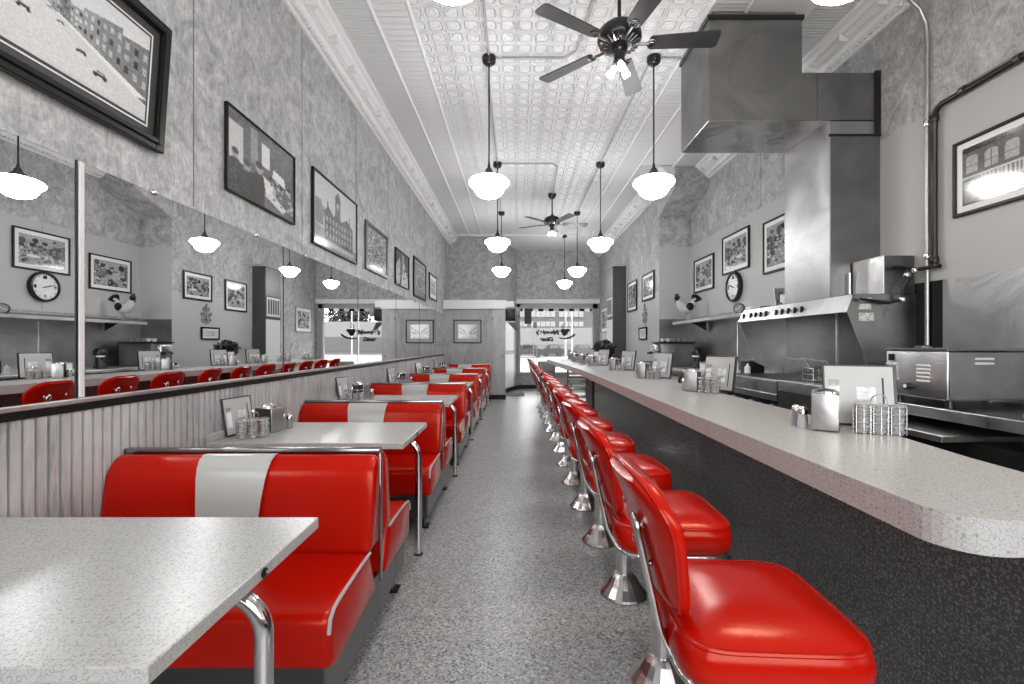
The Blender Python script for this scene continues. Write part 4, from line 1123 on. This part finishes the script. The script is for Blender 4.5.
for i, (x, y, w, d, h, m_, nm, lb_) in enumerate(((2.50, 5.85, .10, .12, .10, CREAM, 'storage_tub', 'white tub on the pale back counter beyond the griddle'),
      (2.72, 5.25, .09, .10, .15, BLACKM, 'storage_box', 'dark box standing left of the far hood end'), (2.60, 5.12, .05, .05, .13, CREAM, 'squeeze_bottle', 'pale squeeze bottle by the far hood end'),
      (2.50, 5.28, .05, .05, .11, JELLY, 'squeeze_bottle', 'short pale squeeze bottle on the back counter'))):
    t = thing(nm, lb_, nm.replace('_', ' '), (x, y, .952))
    if 'bottle' in nm:
        MB().lathe([(.001, 0), (w * .6, 0), (w * .62, h * .7), (w * .3, h * .8), (w * .1, h), (.001, h)], seg=14).build('body', m_, t)
    else:
        MB().box(-w, w, -d, d, 0, h, .01, 2).build('body', m_, t); MB().box(-w - .005, w + .005, -d - .005, d + .005, h, h + .015, .004, 1).build('lid', GREYP, t)
# low toaster-like boxes behind counter far
t = thing('bread_toaster', 'small grey toaster behind the counter near the far wall', 'toaster', (1.98, 7.0, .952))
# it stands on a low white unit
t.location = (2.0, 6.9, .85)
MB().box(-.14, .14, -.12, .12, 0, .19, .03, 3).build('body', STEELD, t); MB().box(-.10, .10, -.05, -.02, .188, .192).box(-.10, .10, .02, .05, .188, .192).build('slots', BLACK, t)
MB().box(-.15, -.14, -.02, .02, .08, .12).build('lever', BLACKM, t)
t = thing('white_unit', 'low white service unit between the counters', 'service unit', (2.0, 6.9, 0))
MB().box(-.24, .24, -.6, .6, 0, .82).build('body', WHITE, t); MB().box(-.25, .25, -.61, .61, .82, .848, .004, 1).build('top', STEELL, t)

# pipes on the kitchen wall
t = thing('steel_conduit', 'slim pale conduit running up the kitchen wall to the ceiling', 'conduit', (0, 0, 0))
MB().tube([(2.925, 3.24, 1.29), (2.925, 3.24, 3.45), (2.92, 3.24, 3.58), (2.86, 3.23, 3.68), (2.70, 3.21, 3.80), (2.55, 3.19, 3.90), (2.4, 3.17, 4.0)], .014, 10).build('pipe', STEEL, t)
MB().box(2.86, 2.94, 3.20, 3.28, 1.24, 1.29, .006, 1).build('socket_box', STEEL, t)
for z in (1.9, 2.85): MB().lathe([(.02, 0), (.024, .01), (.024, .035), (.02, .045)], (2.925, 3.24, z), 12).build('coupling', CHROME, t)
t = thing('black_pipe', 'black gas pipe with elbow running along the kitchen wall', 'pipe', (0, 0, 0))
MB().tube([(2.915, 3.175, 1.83), (2.915, 3.175, 2.88), (2.912, 3.15, 2.93), (2.912, 3.11, 2.945), (2.912, 2.5, 2.955), (2.912, YB + .2, 2.96)], .019, 10).build('main_pipe', BLACKM, t)
MB().tube([(2.935, 3.02, 2.99), (2.935, YB + .2, 3.0)], .009, 8).build('small_pipe', STEELD, t)
for p_ in ((2.915, 3.175, 2.85), (2.915, 3.175, 1.86)): MB().lathe([(.024, 0), (.028, .008), (.028, .04), (.024, .048)], p_, 12).build('coupling', BLACKM, t)
for y in (2.62, 2.95, 1.7): MB().lathe([(.026, 0), (.026, .03)], (2.912, y, 2.955), 12, axis='y').build('pipe_collar', DARKSTEEL, t)
MB().tube([(2.915, 3.175, 1.85), (2.915, 3.13, 1.84), (2.9, 3.3, 1.84), (2.80, 3.32, 1.86), (2.72, 3.3, 1.86)], .014, 8).build('branch_pipe', BLACKM, t)
MB().tube([(2.83, 3.3, 1.84), (2.83, 3.29, 1.76), (2.79, 3.29, 1.70), (2.79, 3.29, 1.62), (2.7, 3.30, 1.60), (2.50, 3.31, 1.63)], .012, 8).build('lower_branch', BLACKM, t)
for p_ in ((2.83, 3.3, 1.80), (2.79, 3.29, 1.62), (2.87, 3.28, 1.83)): MB().lathe([(.018, -.016), (.022, -.01), (.022, .01), (.018, .016)], p_, 10).build('fitting', CHROME, t)

# ------------------------------------------------------------------ pendants
def make_pendant(label, x, y, zb=2.68, group='opal globe pendants'):
    t = thing('pendant_lamp', label, 'pendant lamp', (x, y, 0), 0, group)
    MB().lathe([(.001, 3.945), (.04, 3.945), (.062, 3.965), (.066, 4.0), (.066, H - .004), (.001, H - .004)], seg=20).build('canopy', BLACKM, t)
    MB().tube([(0, 0, 3.95), (0, 0, zb + .29)], .0075, 8).build('rod', BLACKM, t)
    MB().lathe([(.010, zb + .33), (.016, zb + .29), (.030, zb + .275), (.040, zb + .245), (.070, zb + .225), (.080, zb + .205), (.076, zb + .195)], seg=24).build('fitter', BLACKM, t)
    prof = [(.001, 0), (.05, .004), (.09, .018), (.120, .042), (.140, .075), (.150, .098), (.158, .106), (.178, .120), (.190, .138), (.190, .152), (.178, .170), (.150, .185), (.110, .196), (.080, .200), (.076, .208)]
    MB().lathe([(r, zb + z) for r, z in prof], seg=36).build('lamp_shade', GLOBE, t)
    return t
pn = [(-.26, 4.31, 'nearest globe pendant over the booths'), (1.30, 4.31, 'nearest globe pendant over the counter'), (-.285, 6.83, 'second globe pendant over the booths'),
      (1.26, 6.83, 'second globe pendant over the counter'), (-.31, 9.37, 'furthest globe pendant over the booths'), (1.25, 9.37, 'third globe pendant over the counter'), (1.20, 11.35, 'furthest globe pendant, hanging before the street window')]
p0 = make_pendant(pn[0][2], pn[0][0], pn[0][1])
for x, y, l in pn[1:]: copy_tree(p0, (x, y, 0), label=l)
GW = mat('warm_opal_glass', .85, .25, coat=.3, emis=(1, .80, .60), es=17)
for x, l in ((-.26, 'globe pendant over the booths, above the camera'), (1.30, 'globe pendant over the counter, above the camera')):
    o = copy_tree(p0, (x, 1.79, 0), label=l)
    for c in o.children:
        if c.name.startswith('lamp_shade') and x > 0: c.data = c.data.copy(); c.data.materials[0] = GW
# ceiling conduits
def conduit(pts, label):
    t = tag(MB().tube(pts, .010, 8).build('ceiling_conduit', mat('conduit_paint', .42, .4) if 'conduit_paint' not in MATS else MATS['conduit_paint']), label, 'conduit')
z = H - .015
conduit([(-.20, 4.31, z), (.45, 4.31, z), (.55, 4.20, z), (.62, 3.4, z), (.70, 3.2, z)], 'thin ceiling conduit from nearest booth pendant to the near fan')
conduit([(1.36, 4.31, z), (1.56, 4.31, z)], 'short ceiling conduit from nearest counter pendant to the duct')
conduit([(-.26, YB, z), (-.26, 4.25, z)], 'ceiling conduit running towards the camera over the booths')
conduit([(-.285, 4.37, z), (-.285, 6.77, z)], 'ceiling conduit between the first two booth pendants')
conduit([(-.22, 6.83, z), (.55, 6.83, z), (.62, 6.95, z), (.66, 8.2, z)], 'thin ceiling conduit from second booth pendant to the far fan')
conduit([(1.28, 4.37, z), (1.26, 6.77, z)], 'ceiling conduit between the first two counter pendants')
conduit([(-.30, 6.9, z), (-.31, 9.31, z)], 'ceiling conduit between the second and last booth pendants')
conduit([(1.26, 6.9, z), (1.25, 9.31, z)], 'ceiling conduit between the second and third counter pendants')
conduit([(2.30, 3.0, z), (2.62, 3.55, z - .02)], 'short dark ceiling conduit beside the duct top')

# fans
def make_fan(label, x, y, zb, a0, m_by=None):
    t = thing('ceiling_fan', label, 'ceiling fan', (x, y, 0), 0, 'five bladed ceiling fans')
    MB().lathe([(.001, H - .09), (.04, H - .09), (.07, H - .04), (.075, H - .004), (.001, H - .004)], seg=20).build('canopy', BLACKM, t)
    MB().tube([(0, 0, H - .08), (0, 0, zb + .13)], .013, 10).build('rod', BLACKM, t)
    MB().lathe([(.001, zb + .16), (.03, zb + .16), (.05, zb + .13), (.11, zb + .115), (.145, zb + .08), (.15, zb + .03), (.135, zb + .0), (.10, zb - .015), (.07, zb - .02), (.001, zb - .02)], seg=32).build('motor_housing', BLACKM, t)
    v_ = MB()
    for k in range(24):
        a = 2 * PI * k / 24; v_.tube([(math.cos(a) * .085, math.sin(a) * .085, zb - .020), (math.cos(a) * .138, math.sin(a) * .138, zb + .0)], .005, 5)
    v_.build('motor_vents', CHROME, t)
    MB().lathe([(.055, zb - .02), (.055, zb - .05), (.038, zb - .06), (.036, zb - .12), (.05, zb - .13), (.03, zb - .15), (.001, zb - .155)], seg=20).build('light_fitter', BLACKM, t)
    for k in range(5):
        a = a0 + R(72) * k
        M_ = Matrix.Rotation(a, 4, 'Z') @ Matrix.Translation((0, 0, zb)) @ Matrix.Rotation(R(-11), 4, 'X')
        o_ = rounded([(.20, -.052), (.66, -.070), (.66, .070), (.20, .052)], [.02, .035, .035, .02], 5)
        bl_ = MB().prism(o_, 'z', -.004, .004, M=M_).build('blade', BLADE, t)
        br = MB().tube([(.10, 0, -.008), (.16, 0, -.01), (.20, .0, -.008)], .010, 6, M=M_)
        br.tube([(.215 + .03 * math.cos(q), .032 * math.sin(q), -.008) for q in [2 * PI * j / 14 for j in range(14)]], .004, 5, closed=True, M=M_)
        br.tube([(.215 + .018 * math.cos(q), .014 * math.sin(q), -.009) for q in [2 * PI * j / 10 for j in range(10)]], .003, 5, closed=True, M=M_)
        br.build('blade_iron', STEELD, t)
    for k in range(3):
        a = R(-90 + 120 * k); M_ = Matrix.Translation((0, 0, zb - .10)) @ Matrix.Rotation(a, 4, 'Z') @ Matrix.Rotation(R(145), 4, 'Y')
        MB().lathe([(.018, .02), (.022, .05), (.020, .055)], seg=12, M=M_).build('lamp_socket', BLACKM, t)
        MB().lathe([(.014, .05), (.019, .075), (.024, .10), (.026, .118), (.020, .128), (.001, .130)], seg=16, M=M_).build('bulb', BULB, t)
    return t
make_fan('near five bladed black ceiling fan with three lit bulbs', .705, 3.12, 3.355, R(-5))
make_fan('far ceiling fan, hanging towards the street window', 0.645, 8.25, 3.48, R(8))

# ------------------------------------------------------------------ light
W = bpy.data.worlds.new('World'); SC.world = W; W.use_nodes = True
bg = W.node_tree.nodes['Background']; bg.inputs[0].default_value = (1, 1, 1, 1); bg.inputs[1].default_value = 3.6
sun = bpy.data.lights.new('sun', 'SUN'); sun.energy = .6; sun.angle = R(8)
so = bpy.data.objects.new('sun', sun); COL.objects.link(so); so.rotation_euler = (R(40), 0, R(20))
cam = bpy.data.cameras.new('Camera'); co_ = bpy.data.objects.new('Camera', cam); COL.objects.link(co_)
cam.sensor_width = 36; cam.lens = 455 / 1024 * 36; cam.shift_x = -4.5 / 1024; cam.shift_y = 2 / 1024; cam.clip_start = .02; cam.clip_end = 500
co_.location = (0, 0, 1.3); co_.rotation_euler = (R(90), 0, 0)
SC.camera = co_
SC.view_settings.view_transform = 'Standard'; SC.view_settings.look = 'None'; SC.view_settings.gamma = 1; SC.view_settings.exposure = 0.95
SC.view_settings.use_curve_mapping = False
